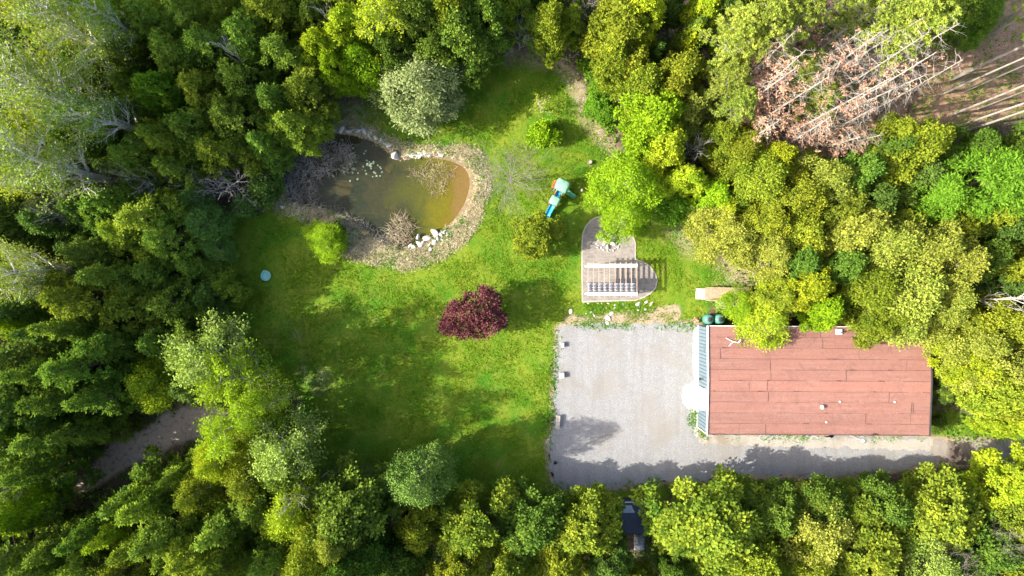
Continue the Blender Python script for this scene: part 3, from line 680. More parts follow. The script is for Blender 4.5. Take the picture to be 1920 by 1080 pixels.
EXPL = [
 # upper left: tall poplars over cedars
 ('poplar',150,70,85,20,'pale'),('poplar',60,30,80,20,'yellow'),('poplar',95,180,105,21,'pale'),('poplar',25,130,80,21,'pale'),('poplar',80,300,95,19,'pale'),('poplar',10,250,85,20,'yellow'),('poplar',190,210,70,17,'green'),
 ('poplar',20,350,60,16,'yellow'),('bare',140,390,45,11,'none'),('bare',215,340,45,11,'none'),('poplar',200,30,60,18,'spring'),
 ('maple',312,175,44,13,'spring'),('fine',255,120,40,12,'green'),
 ('cedar',262,40,50,14,'cedar_olive'),('cedar',318,60,55,14,'cedar'),('cedar',378,45,55,14,'cedar'),('cedar',440,28,52,14,'cedar_olive'),('cedar',352,118,50,13,'cedar'),('cedar',412,110,55,13,'cedar'),
 ('cedar',480,90,55,13,'cedar'),('cedar',520,45,50,13,'cedar_olive'),('cedar',545,120,52,12,'cedar'),('cedar',470,165,55,12,'cedar'),('cedar',395,185,50,12,'cedar_olive'),('cedar',585,180,50,11,'cedar_olive'),
 ('cedar',530,200,55,12,'cedar'),('cedar',455,235,55,12,'cedar'),('cedar',380,250,50,12,'cedar'),('cedar',555,245,48,10,'cedar_olive'),('cedar',505,275,48,10,'cedar'),('cedar',325,270,48,12,'cedar_olive'),('cedar',425,290,45,11,'cedar_olive'),
 ('cedar',270,300,42,11,'cedar'),('cedar',340,320,38,10,'cedar'),('snow',452,112,28,15,'none'),('scrub',445,350,52,6,'none'),('scrub',385,348,42,6,'none'),('bush',495,350,36,4,'bluegreen'),('scrub',300,350,46,8,'none'),('bush',460,385,28,3.5,'bluegreen'),
 # left edge and middle left
 ('cedar',60,400,60,12,'cedar_dark'),('cedar',120,420,60,12,'cedar_dark'),('cedar',185,400,50,11,'cedar_dark'),('cedar',20,430,60,13,'cedar_dark'),('bare',130,408,30,13,'none'),
 ('poplar',45,505,72,17,'pale'),('poplar',100,530,48,14,'green'),('maple',25,590,50,15,'lime'),('bare',45,622,48,14,'none'),('cedar',90,580,55,12,'cedar_dark'),('cedar',60,670,62,13,'cedar_dark'),('cedar',120,620,50,12,'cedar_dark'),
 ('cedar',290,420,62,12,'cedar_olive'),('cedar',250,440,42,11,'cedar_olive'),('cedar',330,450,45,11,'cedar'),('fine',385,420,40,8,'bluegreen'),('fine',368,375,28,7,'bluegreen'),('cedar',190,480,42,10,'cedar_dark'),
 ('cedar',300,510,58,11,'cedar'),('cedar',230,520,55,12,'cedar'),('cedar',180,560,62,13,'cedar_olive'),('cedar',260,570,60,12,'cedar_olive'),('cedar',330,570,50,11,'cedar'),('cedar',370,500,42,9,'cedar'),('cedar',160,610,50,13,'cedar'),
 ('cedar',425,535,34,6,'cedar_olive'),('fine',410,470,26,6,'bluegreen'),('cedar',395,560,34,8,'cedar_dark'),('cedar',240,640,58,12,'cedar'),('cedar',180,680,60,13,'cedar'),('cedar',110,690,55,13,'cedar'),('cedar',310,640,52,11,'cedar'),
 ('cedar',140,740,55,13,'cedar'),('cedar',60,750,60,13,'cedar_dark'),('cedar',210,740,52,12,'cedar'),('cedar',120,810,58,12,'cedar'),('cedar',40,830,62,13,'cedar'),('cedar',170,800,42,11,'cedar'),('cedar',100,870,48,12,'cedar'),
 ('maple',15,800,40,14,'lime'),('maple',40,950,50,13,'lime'),('bare',45,900,52,13,'none'),('cedar',30,1030,70,13,'cedar'),('cedar',245,690,40,9,'cedar'),
 ('fine',290,715,52,9,'yellow'),
 # birches at the left of the lawn
 ('birch',395,655,78,14,'pale'),('birch',450,720,72,13,'lime'),('birch',500,765,52,12,'lime'),('birch',425,800,54,13,'lime'),('birch',540,825,72,13,'pale'),
 ('fine',480,890,58,12,'gold'),('fine',540,880,50,11,'green'),('fine',385,915,46,12,'gold'),('fine',420,860,42,12,'yellow'),('conic',350,880,30,11,'green'),
 # below the path
 ('cedar',262,925,50,11,'cedar'),('cedar',195,985,48,12,'cedar'),('cedar',140,1005,48,12,'cedar'),('cedar',300,930,58,12,'cedar_olive'),('conic',235,985,44,13,'yellow'),('cedar',330,985,58,13,'cedar'),('cedar',110,1040,55,13,'cedar'),
 ('conic',285,1000,48,14,'cedar_olive'),('cedar',390,1010,58,13,'cedar_olive'),('cedar',250,1050,50,13,'cedar_olive'),('cedar',440,970,58,13,'cedar'),('cedar',430,1050,56,14,'cedar_olive'),('cedar',180,1060,46,13,'cedar'),('cedar',340,1065,45,14,'cedar'),
 ('fine',555,945,58,13,'yellow'),('bare',575,925,44,13,'none'),('maple',650,965,90,14,'green'),('oak',590,1030,72,15,'gold'),('cedar',520,1030,50,13,'cedar'),('maple',660,1050,60,15,'green'),('oak',640,1000,50,15,'olive'),
 # bottom row
 ('fine',788,892,56,14,'bluegreen'),('maple',785,980,50,10,'gold'),('maple',740,1050,56,10,'green'),('maple',885,985,78,10,'mixed'),('maple',862,1068,58,11,'gold'),('maple',1000,985,76,9.5,'green'),('maple',955,1062,56,11,'mixed'),
 ('maple',1094,990,72,10,'mixed'),('maple',1050,1070,58,11,'gold'),('maple',1332,985,106,11,'mixed'),('maple',1268,1078,36,10,'green'),('maple',1420,1065,60,11,'gold'),('maple',1448,960,58,8.5,'green'),('oak',1525,1005,82,10,'olive'),('maple',1545,945,52,8,'green'),
 ('maple',1620,1030,84,10,'mixed'),('maple',1655,950,62,8.5,'green'),('maple',1750,968,84,9.5,'mixed'),('oak',1745,1062,72,11,'pale'),('bare',1775,1055,62,12,'none'),('maple',1835,1025,72,10,'green'),('maple',1888,905,58,9,'yellow'),('maple',1905,990,62,10,'mixed'),('bare',1860,1005,46,11,'none'),
 ('oak',1505,1072,56,11,'gold'),('maple',1600,955,44,8,'mixed'),
 # top middle
 ('maple',605,95,38,12,'yellow'),('maple',600,45,36,12,'cedar_dark'),('maple',655,60,52,13,'yellow'),('fine',680,125,52,10,'lime'),('birch',715,40,60,14,'yellow'),('maple',630,130,36,11,'lime'),('snow',628,50,28,14,'none'),('maple',740,100,48,11,'green'),
 ('maple',790,45,62,13,'green'),('maple',860,60,66,13,'green'),('maple',915,40,52,13,'green'),('maple',850,20,55,15,'gold'),('fine',785,160,76,10,'willow'),('fine',805,185,52,7,'willow'),('bush',740,150,40,6,'lime'),('maple',950,20,40,12,'gold'),
 ('scrub',975,70,44,7,'none'),('maple',1030,50,48,11,'gold'),('fine',1008,58,32,9,'cedar_olive'),('maple',1068,48,34,9,'gold'),('bare',1095,30,52,9,'none'),('scrub',1050,90,32,6,'none'),('cedar',985,30,36,10,'cedar'),
 ('maple',1165,60,66,13,'gold'),('maple',1195,40,50,14,'yellow'),('maple',1150,100,48,11,'gold'),('conic',1290,75,40,11,'green'),('maple',1315,30,40,13,'yellow'),('cedar',1225,110,30,9,'cedar_dark'),('maple',1345,30,34,13,'cedar_dark'),
 ('maple',1205,170,58,11,'gold'),('maple',1270,150,58,12,'gold'),('maple',1225,225,66,12,'lime'),('maple',1245,275,50,11,'yellow'),('fine',1172,345,58,10,'lime'),('fine',1172,402,50,8,'lime'),('maple',1285,338,38,9,'yellow'),('maple',1290,210,50,10,'olive'),('scrub',1300,230,40,7,'none'),('bare',1290,285,40,9,'none'),
 ('bush',1125,165,20,2,'spring'),('bush',1115,200,22,1.6,'spring'),('bush',1135,215,24,1.6,'spring'),('bush',1265,385,34,4,'spring'),('bush',1320,395,34,5,'green'),
 # right middle
 ('maple',1350,265,42,10,'gold'),('oak',1385,280,48,11,'gold'),('oak',1420,340,66,12,'gold'),('maple',1340,370,40,8,'lime'),('oak',1365,440,60,9,'olive'),('maple',1450,300,44,11,'yellow'),('oak',1480,370,66,12,'gold'),('oak',1540,340,66,12,'olive'),('oak',1430,420,55,10,'gold'),
 ('maple',1500,440,56,10,'gold'),('maple',1600,330,50,12,'green'),('maple',1355,400,30,8,'yellow'),('oak',1440,470,52,9,'olive'),('scrub',1415,480,46,6,'none'),('cedar',1560,400,50,11,'cedar_olive'),
 ('oak',1700,285,72,13,'gold'),('conic',1640,290,44,13,'green'),('feather',1825,345,94,15,'spring'),('feather',1735,375,56,12,'spring'),('maple',1600,430,62,12,'olive'),('oak',1650,460,72,13,'olive'),('oak',1720,470,72,14,'olive'),
 ('oak',1690,540,86,13,'olive'),('oak',1620,540,60,12,'gold'),('oak',1770,500,66,14,'olive'),('oak',1660,584,54,11,'gold'),('oak',1765,560,54,12,'olive'),('maple',1510,540,48,11,'yellow'),('maple',1540,580,40,10,'lime'),('maple',1575,500,42,11,'green'),('fine',1430,598,56,8,'yellow'),('fine',1385,575,32,6,'lime'),('oak',1455,560,40,9,'gold'),
 ('cedar',1880,440,52,13,'cedar_dark'),('maple',1830,480,52,12,'green'),('maple',1900,500,48,13,'gold'),('cedar',1850,540,42,11,'cedar_dark'),('snow',1862,560,50,14,'none'),('oak',1870,610,66,13,'gold'),('oak',1820,640,56,12,'olive'),('maple',1818,690,44,11,'yellow'),('oak',1880,690,66,13,'olive'),
 ('maple',1855,755,60,12,'gold'),('maple',1900,760,56,13,'gold'),('maple',1800,640,32,10,'yellow'),('cedar',1780,730,34,7,'cedar_dark'),('bush',1760,795,16,2,'green'),('maple',1890,810,38,11,'yellow'),
 ('bush',1830,40,40,3,'spring'),
 ('pine',1440,40,62,20,'pine'),('pine',1500,30,55,21,'pine'),('pine',1380,60,58,18,'pine'),('pine',1370,150,50,14,'pine'),('pine',1385,190,44,13,'pine'),('pine',1700,60,62,20,'pine'),('pine',1740,20,62,21,'pine'),
 ('pine',1660,20,50,20,'pine'),('maple',1380,110,48,10,'lime'),
 ('fine',610,452,36,3.2,'lime'),('bush',625,440,26,2,'green'),('bare',958,330,84,7,'none'),('maple',1004,440,46,6,'gold'),('bush',1018,253,27,3,'lime'),('thin',1013,200,22,3.5,'yellow'),
]
LABELS = {(1013,200): 'thin yellow sapling with sparse leaves on the upper lawn', (1018,253): 'round lime green bush alone on the upper lawn', (1004,440): 'small golden tree on the lawn below the play set',
 (958,330): 'leafless grey tree on the lawn between the pond and the play set', (610,452): 'lime green bush at the lower left bank of the pond', (1172,345): 'big lime green tree overhanging the round end of the patio',
 (785,160): 'large grey green willowy tree standing above the pond', (1862,560): 'whitish dead tree with forked limbs right of the red-roofed building', (1430,598): 'yellow green tree overhanging the upper edge of the red roof',
 (1825,345): 'large bright green feathery tree in the right woods', (788,892): 'blue green tree standing out into the lawn at the bottom', (452,112): 'small whitish dead tree poking out of the cedars above the pond'}
for e in EXPL:
    e = list(e); lb_ = LABELS.get((e[1], e[2]))
    if e[0] == 'cedar' and e[1] < 460 and e[2] > 460:
        e[4] *= 1.15 if e[1] < 240 or e[2] > 880 else .85
        if trng.random() < .45: e[0] = 'conic'; e[3] *= 1.08
    if e[1] > 1780 and 735 < e[2] < 880: e[2] -= 22; e[3] *= .9
    plant(*e, label=lb_, proto='bare0' if lb_ and 'leafless' in lb_ else None)
plant('purple', 889, 590, 51, 6.0, 'purple', 'purple-leaved tree standing alone in the middle of the lawn', rz=1.2)
def stand(kind, bu, bv, H, leaf, s=1.0, label=None, proto=None):   # placed by its foot
    pr_keys, zf, noun, nm = KINDS[kind]; key = proto or trng.choice(pr_keys)
    k = 1-H*zf/CAM_H; u, v = 960+(bu-960)/k, 540+(bv-540)/k
    plant(kind, u, v, PROTO[key]['R']*s*PPM/k, H, leaf, label, None, key)
DP = [(1540,275,12,'deadpine'),(1500,262,11,'deadpine'),(1575,272,11,'deadpine'),(1420,150,13,'deadpine'),(1575,238,20,'snagpine'),(1560,215,22,'deadpine'),(1465,110,19,'deadpine'),(1420,70,16,'deadpine'),(1545,190,21,'snagpine'),(1472,256,23,'deadpine'),(1425,232,21,'deadpine'),(1450,205,22,'snagpine'),(1405,200,20,'deadpine'),(1486,130,18,'snagpine'),(1430,120,20,'deadpine'),(1500,215,22,'snagpine'),(1535,235,18,'snagpine'),
                      (1385,215,19,'deadpine'),(1480,185,22,'deadpine'),(1395,165,19,'deadpine'),(1510,170,20,'snagpine'),(1400,270,15,'deadpine'),(1470,275,15,'deadpine'),(1520,265,14,'snagpine'),(1500,150,16,'deadpine')]
for bu, bv, H, kd in DP:
    sft = 0 if kd == 'snagpine' else 1
    stand(kd, bu-38*sft, bv+20*sft, H, 'dead' if kd == 'deadpine' else 'none', .9)
for bu, bv, H in [(1770,175,22),(1785,150,21),(1790,145,22),(1800,95,21),(1810,170,22),(1815,135,21),(1785,215,22),(1780,243,22),(1800,250,22),(1840,60,21),(1525,150,21),(1560,105,22),(1640,60,22),(1330,60,17),(1835,205,22),(1440,185,11),(1505,105,13),(1470,215,9)]:
    stand('pine', bu, bv, H, 'pine', .9)

# fill the woods where no crown was drawn from the photograph
def in_poly(x, y, poly):
    c = False; n = len(poly)
    for i in range(n):
        ax, ay = poly[i-1][0], poly[i-1][1]; bx2, by2 = poly[i][0], poly[i][1]
        if (ay > y) != (by2 > y) and x < (bx2-ax)*(y-ay)/(by2-ay)+ax: c = not c
    return c
BLOCK = [[(1760,-20),(1940,-20),(1940,262),(1760,262)], [(1030,90),(1200,100),(1200,300),(1090,300)], [(450,710),(450,810),(340,870),(270,905),(190,940),(110,985),(70,945),(150,860),(200,800),(300,750)], [(1000,780),(1940,780),(1940,945),(1000,945)], [(1000,600),(1060,600),(1060,950),(930,960),(930,900)], [(1040,560),(1330,540),(1330,640),(1040,640)], [(1180,400),(1340,440),(1400,530),(1300,620),(1180,600)], [(1140,780),(1920,800),(1920,880),(1140,930)], lawn_px, lot_px, drive_px, path_px, ring_px, [(1300,590),(1750,590),(1760,900),(1300,900)], [(1600,80),(1810,90),(1830,250),(1640,260)], [(1225,-20),(1262,-20),(1262,120),(1230,120)], [(1130,120),(1180,120),(1180,260),(1130,240)], [(1330,120),(1800,100),(1800,300),(1400,300)],[(1760,780),(1920,790),(1920,860),(1740,860)], [(1300,520),(1440,520),(1440,600),(1300,600)],[(1140,900),(1240,900),(1240,1060),(1140,1060)]]
frng = random.Random(77); placed = [t['g'] for t in TREES]
for trial in range(6000):  # keeps clear of what the photograph shows open
    gu, gv = frng.uniform(10, 1910), frng.uniform(5, 1075)
    if any(in_poly(gu, gv, b) for b in BLOCK): continue
    if min((gu-a)**2+(gv-b)**2 for a, b in placed) < (66 if gv > 900 and gu > 720 else 44)**2: continue
    left = gu < 640; H = frng.uniform(9, 12); k = 1-H*.5/CAM_H
    kind = 'cedar' if left or frng.random() < .3 else 'maple'
    leaf = frng.choice(['cedar', 'cedar', 'cedar_dark', 'cedar_olive']) if left else frng.choice(['green', 'cedar_dark', 'gold', 'green'])
    if kind == 'cedar' and not left: leaf = 'cedar'
    zf = KINDS[kind][1]; k = 1-H*zf/CAM_H
    plant(kind, 960+(gu-960)/k, 540+(gv-540)/k, frng.uniform(42, 54), H, leaf); placed.append((gu, gv))

# labels that single each tree out
from collections import defaultdict
_u = ['', 'first', 'second', 'third', 'fourth', 'fifth', 'sixth', 'seventh', 'eighth', 'ninth']
_t = ['tenth', 'eleventh', 'twelfth', 'thirteenth', 'fourteenth', 'fifteenth', 'sixteenth', 'seventeenth', 'eighteenth', 'nineteenth']
def nth(i):      # 0 based
    i += 1
    if i < 10: return _u[i]
    if i < 20: return _t[i-10]
    d, m = divmod(i, 10); w_ = ['', '', 'twent', 'thirt', 'fort', 'fift', 'sixt'][d]
    return w_+'ieth' if m == 0 else w_+'y-'+_u[m]
ORD_OLD = ['closest', 'second closest', 'third closest', 'fourth closest', 'fifth closest', 'sixth closest', 'seventh closest', 'eighth closest', 'ninth closest', 'tenth closest', 'eleventh closest', 'twelfth closest', 'thirteenth closest', 'fourteenth closest', 'fifteenth closest', 'sixteenth closest', 'seventeenth closest', 'eighteenth closest', 'nineteenth closest', 'twentieth closest']
buckets = defaultdict(list)
for t in TREES:
    o = t['o']; o['category'] = 'bush' if t['kind'] in ('bush', 'scrub') else 'tree'
    o['group'] = {'cedar': 'cedars of the woods', 'conic': 'cedars of the woods', 'maple': 'broadleaf trees of the woods', 'oak': 'budding trees of the woods', 'fine': 'fine-leaved trees', 'feather': 'feathery bright green trees', 'bush': 'bushes',
                  'bare': 'leafless trees', 'scrub': 'leafless shrubs', 'snow': 'dead whitish trees', 'poplar': 'tall poplars', 'birch': 'birches', 'pine': 'tall live pines', 'deadpine': 'dead pines', 'snagpine': 'dead pines'}.get(t['kind'], '')
    if not o['group']: del o['group']
    if t['label']: o['label'] = t['label']; continue
    lands = {k: p for k, p in LAND.items() if not (k == 'dead pines' and 'dead' in t['noun'])}
    ld = min(lands, key=lambda k: math.hypot(t['u']-LAND[k][0], t['v']-LAND[k][1])); lx, ly = LAND[ld]
    dx, dy = t['u']-lx, t['v']-ly
    vert = 'above' if dy < 0 else 'below'; hor = 'left of' if dx < 0 else 'right of'
    if 'corner' in ld: dr = 'to'
    elif abs(dx) > 2.2*abs(dy): dr = hor
    elif abs(dy) > 2.2*abs(dx): dr = vert
    else: dr = vert+' and '+hor
    desc = (COLW.get(t['leaf'], '')+' '+t['noun']).strip()
    buckets[(desc, dr, ld)].append((math.hypot(dx, dy), t))
for (desc, dr, ld), lst in buckets.items():
    lst.sort(key=lambda q: q[0])
    for i, (d, t) in enumerate(lst):
        base = f'{desc} {"nearest" if dr == "to" else ""} {dr} the {ld}'.replace('  ', ' ')
        t['o']['label'] = base if len(lst) == 1 else f'{desc}, {"" if i == 0 else nth(i)+" "}closest one {dr} the {ld}'
print('TREES', len(TREES))

# ------------------------------------------------------------------ scattered low growth (stuff)
def scatter(name, label, cat, n, region, mat, L, W, zr, clump=.25, per=8, seed=1, upright=.5, avoid=(), basez=0.0):
    g = np.random.default_rng(seed); poly = region
    xs = [p[0] for p in poly]; ys = [p[1] for p in poly]; P_ = []
    while len(P_) < n:
        x = g.uniform(min(xs), max(xs), 4000); y = g.uniform(min(ys), max(ys), 4000)
        ok = sdist(x, y, poly) > 0
        for av in avoid: ok &= sdist(x, y, av) < 0
        nz = np.array([mnoise.noise(Vector((a*.35+seed, b*.35, 0))) for a, b in zip(x, y)]); ok &= nz > g.uniform(-.5, .4, len(x))
        P_ += list(zip(x[ok], y[ok]))
    A = np.array(P_[:n]); q = n*per; C = np.zeros((q, 3)); C[:, :2] = np.repeat(A, per, 0)+g.normal(0, clump, (q, 2)); C[:, 2] = basez+g.uniform(zr[0], zr[1], q)*np.repeat(g.uniform(.4, 1, n), per)
    D = g.normal(0, 1, (q, 3)); D[:, 2] = np.abs(D[:, 2])*upright*2; Nn = unit(g.normal(0, .7, (q, 3))+np.array([0, 0, 1]))
    tn = np.clip(np.repeat(g.uniform(0, .6, n), per)+g.uniform(0, .4, q), 0, 1); s = g.uniform(.6, 1.4, q)
    me = leaf_mesh(name, C, D, Nn, L*s, W*s, tn, mat); o = link(bpy.data.objects.new(name, me)); tag(o, label, cat, kind='stuff'); return o
rect = lambda a, b, c, d: [P(a, b), P(c, b), P(c, d), P(a, d)]
scatter('undergrowth', 'low green plants covering the floor of the woods', 'undergrowth', 7000, rect(-20, -20, 1940, 1100), LM['cedar'], .3, .2, (.05, .5), .35, 6, 3, .4, (lawn, lotp[::6], drivep[::3], pathp, ring, pinesp, straight_closed(rect(1290, 590, 1760, 900), 3)))
scatter('woodland_herbs', 'sparse green seedlings on the brown pine needle floor', 'undergrowth', 700, pinesp, LM['spring'], .25, .16, (.05, .5), .45, 8, 4, .4, (lawn,))
scatter('herb_bed', 'bright green ground cover between the dry edge path and the woods', 'ground cover', 900, px([(1085,118),(1120,120),(1140,165),(1150,215),(1150,262),(1128,240),(1110,190)]), LM['spring'], .26, .17, (.03, .4), .25, 9, 5, .4)
scatter('dry_grass', 'pale dead grass ringing the pond', 'dry grass', 3000, ring, LM['straw'], .42, .03, (.02, .2), .2, 8, 6, .9, (pond,))
scatter('bank_weeds', 'green weeds among the dead grass of the pond bank', 'weeds', 420, ring, LM['weed'], .25, .1, (.02, .3), .25, 8, 7, .8, (pond,))
lot_edge = px([(1040,604),(1110,590),(1200,612),(1300,600),(1302,612),(1300,622),(1200,618),(1110,616),(1060,612),(1050,640),(1045,700),(1040,790),(1034,840),(1038,900),(1100,912),(1160,900),(1240,894),(1240,916),(1100,925),(1030,925),(1018,840),(1030,740),(1034,660)])
scatter('edge_weeds', 'green weeds creeping in along the edge of the gravel lot', 'weeds', 420, lot_edge, LM['weed'], .16, .08, (.03, .12), .16, 7, 8, .5)
scatter('wall_weeds', 'weeds growing at the foot of the blue siding', 'weeds', 70, px([(1292,765),(1308,775),(1325,815),(1318,822),(1298,805),(1290,790)]), LM['weed'], .16, .08, (.03, .15), .2, 8, 9, .5)
scatter('front_weeds', 'tufts of weeds along the lower wall of the building', 'weeds', 60, px([(1320,817),(1745,820),(1745,828),(1320,824)]), LM['weed'], .16, .08, (.03, .15), .22, 8, 10, .5)
scatter('rock_weeds', 'grass tufts between the stones below the patio', 'weeds', 140, px([(1095,568),(1200,567),(1230,560),(1225,585),(1110,590)]), LM['weed'], .16, .08, (.02, .12), .2, 7, 12, .5)
scatter('grass_tufts', 'longer tufts of grass across the lawn', 'grass', 24000, lawn, leaf_mat('grass_blades', (.055, .17, .004), (.22, .29, .02), .3, .1), .20, .06, (.01, .08), .14, 4, 13, .6, (ring, patio))

# dead reeds and brush heaps in the pond
def twigs(name, pts, n, L, r, zr, mat, seed, label, cat, kind=None, flat=.5):
    rg = random.Random(seed); mb = MB()
    xs = [p[0] for p in pts]; ys = [p[1] for p in pts]; c = 0
    cx, cy = sum(xs)/len(xs), sum(ys)/len(ys); ext = max(max(xs)-min(xs), max(ys)-min(ys))/2
    while c < n:
        x, y = rg.uniform(min(xs), max(xs)), rg.uniform(min(ys), max(ys))
        if not in_poly(x, y, pts): continue
        c += 1; e = max(0, 1-math.hypot(x-cx, y-cy)/ext); z = WATER+rg.uniform(zr[0], zr[1]*(.3+.7*e if kind is None else 1))
        a = rg.uniform(0, 6.28); d = Vector((math.cos(a), math.sin(a), rg.gauss(0, flat))).normalized(); p = Vector((x, y, z)); l = L*rg.uniform(.4, 1.3); q = [p]
        for _ in range(3): d = (d+Vector((rg.gauss(0, .35), rg.gauss(0, .35), rg.gauss(0, .25)))).normalized(); p = p+d*l/3; q.append(p)
        mb.tube(q, [r, r*.9, r*.7, r*.4], 3, False)
    o = mb.build(name, mat); tag(o, label, cat, kind=kind); return o
M_reed = simple('dead_reed', (.42, .35, .24), (.14, .11, .07), .8, .9, fine=6)
M_reed2 = simple('grey_reed', (.36, .34, .30), (.09, .075, .06), .8, .9, fine=6)
twigs('dead_reeds', px([(530,300),(565,270),(610,262),(660,268),(668,300),(640,318),(610,325),(592,350),(590,385),(560,388),(532,372)]), 1500, 1.0, .022, (-.05, .35), M_reed2, 1, 'tangled grey dead reeds at the left end of the pond', 'reeds', 'stuff')
twigs('bank_reeds', px([(580,378),(620,384),(670,412),(720,440),(745,462),(700,462),(640,432),(590,402)]), 700, .8, .016, (.1, .35), M_reed2, 2, 'grey dead reeds along the lower left pond bank', 'reeds', 'stuff')
twigs('brush_pile', px([(722,440),(735,412),(750,400),(765,405),(778,425),(775,448),(755,463),(735,460)]), 420, 1.0, .02, (0, .8), M_reed, 3, 'rounded heap of dead brush in the lower part of the pond', 'brush')
twigs('brush_pile', px([(765,318),(800,305),(830,300),(852,310),(848,335),(830,362),(812,368),(800,345),(770,335)]), 400, .8, .016, (-.04, .16), M_reed, 4, 'sprawling dead stalks in the upper right part of the pond', 'brush')
twigs('brush_pile', px([(852,285),(880,282),(896,300),(888,318),(866,306)]), 150, .8, .016, (.1, .35), M_reed, 5, 'dead stalks leaning over the upper right corner of the pond', 'brush')
twigs('brush_pile', px([(640,300),(660,318),(672,322),(650,312)]), 60, .6, .014, (-.02, .12), M_reed, 6, 'few pale stalks floating beside the lily pads', 'brush')
M_lily = simple('lily_pad', (.13, .20, .13), (.20, .24, .16), 4, .5)
mb = MB(); k = 12; mb.v = [(0, 0, 0)]+[(math.cos(.25+i*(6.283-.5)/(k-1)), math.sin(.25+i*(6.283-.5)/(k-1)), .02) for i in range(k)]; mb.f = [(0, i, i+1) for i in range(1, k)]
lp = mb.build('lily_pad', M_lily); lrg = random.Random(8); first = True
for (cu, cv, su, sv, cnt) in ((655,292,20,14,34),(690,318,14,10,22),(648,318,18,7,12),(712,325,8,6,5)):
    for i in range(cnt):
        u, v = lrg.gauss(cu, su*.85), lrg.gauss(cv, sv*.9); p = P(u, v, WATER); o = lp if first else lp.copy()
        if not first: COL.objects.link(o)
        first = False; o.location = (p.x, p.y, WATER+.012+lrg.random()*.006); s = lrg.uniform(.07, .13); o.scale = (s, s, 1); o.rotation_euler = (0, 0, lrg.uniform(0, 6.28))
        tag(o, 'small grey green lily pad floating in the upper left of the pond', 'lily pad', 'lily pads floating on the pond')

# ------------------------------------------------------------------ the red-roofed building
M_roof, t, b = mat_new('red_roll_roofing'); co = coords(t)
at = N(t, 'ShaderNodeAttribute'); at.attribute_name = 'tint'
mp_ = N(t, 'ShaderNodeMapping'); t.links.new(co, mp_.inputs[0]); mp_.inputs['Scale'].default_value = (.25, 3.5, 1)
streak = noise_n(t, mp_.outputs[0], 1.0, 5, .65); blot = noise_n(t, co, .35, 5, .6); fine = noise_n(t, co, 14, 3, .8)
c = mix(t, at.outputs['Fac'], (.175, .090, .074), (.235, .110, .086))
c = mix(t, ramp(t, streak, [(.40, 0), (.72, .65)]), c, (.240, .135, .112))
c = mix(t, ramp(t, blot, [(.45, 0), (.75, .6)]), c, (.185, .085, .070))
stain = noise_n(t, co, 1.1, 6, .75, 1.2)
c = mix(t, ramp(t, stain, [(.50, 0), (.70, .65)]), c, (.125, .070, .058))
c = mix(t, ramp(t, noise_n(t, co, 6, 3, .8), [(.58, 0), (.76, .55)]), c, (.30, .215, .18))
c = mix(t, .5, c, ramp(t, fine, [(.3, .3), (.7, .7)]), 'OVERLAY')
t.links.new(c, b.inputs['Base Color']); b.inputs['Roughness'].default_value = .9; b.inputs['Specular IOR Level'].default_value = .15; bump(t, b, fine, .4, .02)
M_seam = simple('tar_seam', (.10, .045, .04), (.055, .03, .028), 3, .8)
M_blue = simple('blue_siding', (.105, .150, .185), (.088, .128, .160), 1.5, .55)
M_gap = simple('siding_groove', (.025, .04, .052), None, 2, .8)
M_trim = simple('white_trim', (.68, .68, .66), (.56, .56, .55), 2, .5)
M_dark = simple('dark_metal', (.05, .05, .055), None, 3, .5, .3)
M_galv = simple('galvanised', (.55, .56, .57), (.42, .43, .44), 6, .35, .7)
HB = 3.5; c0 = P(1534.5, 713.75, HB); LX, LY = 416*.9514/PPM/2, 202*.9514/PPM/2
bld = empty('building', (c0.x, c0.y, 0), R_(-.35)); tag(bld, 'long low building with flat red roll roofing and blue siding beside the gravel lot', 'building')
RIDGE = .30
def rz_(y): return HB+RIDGE*(1-abs(y)/LY)
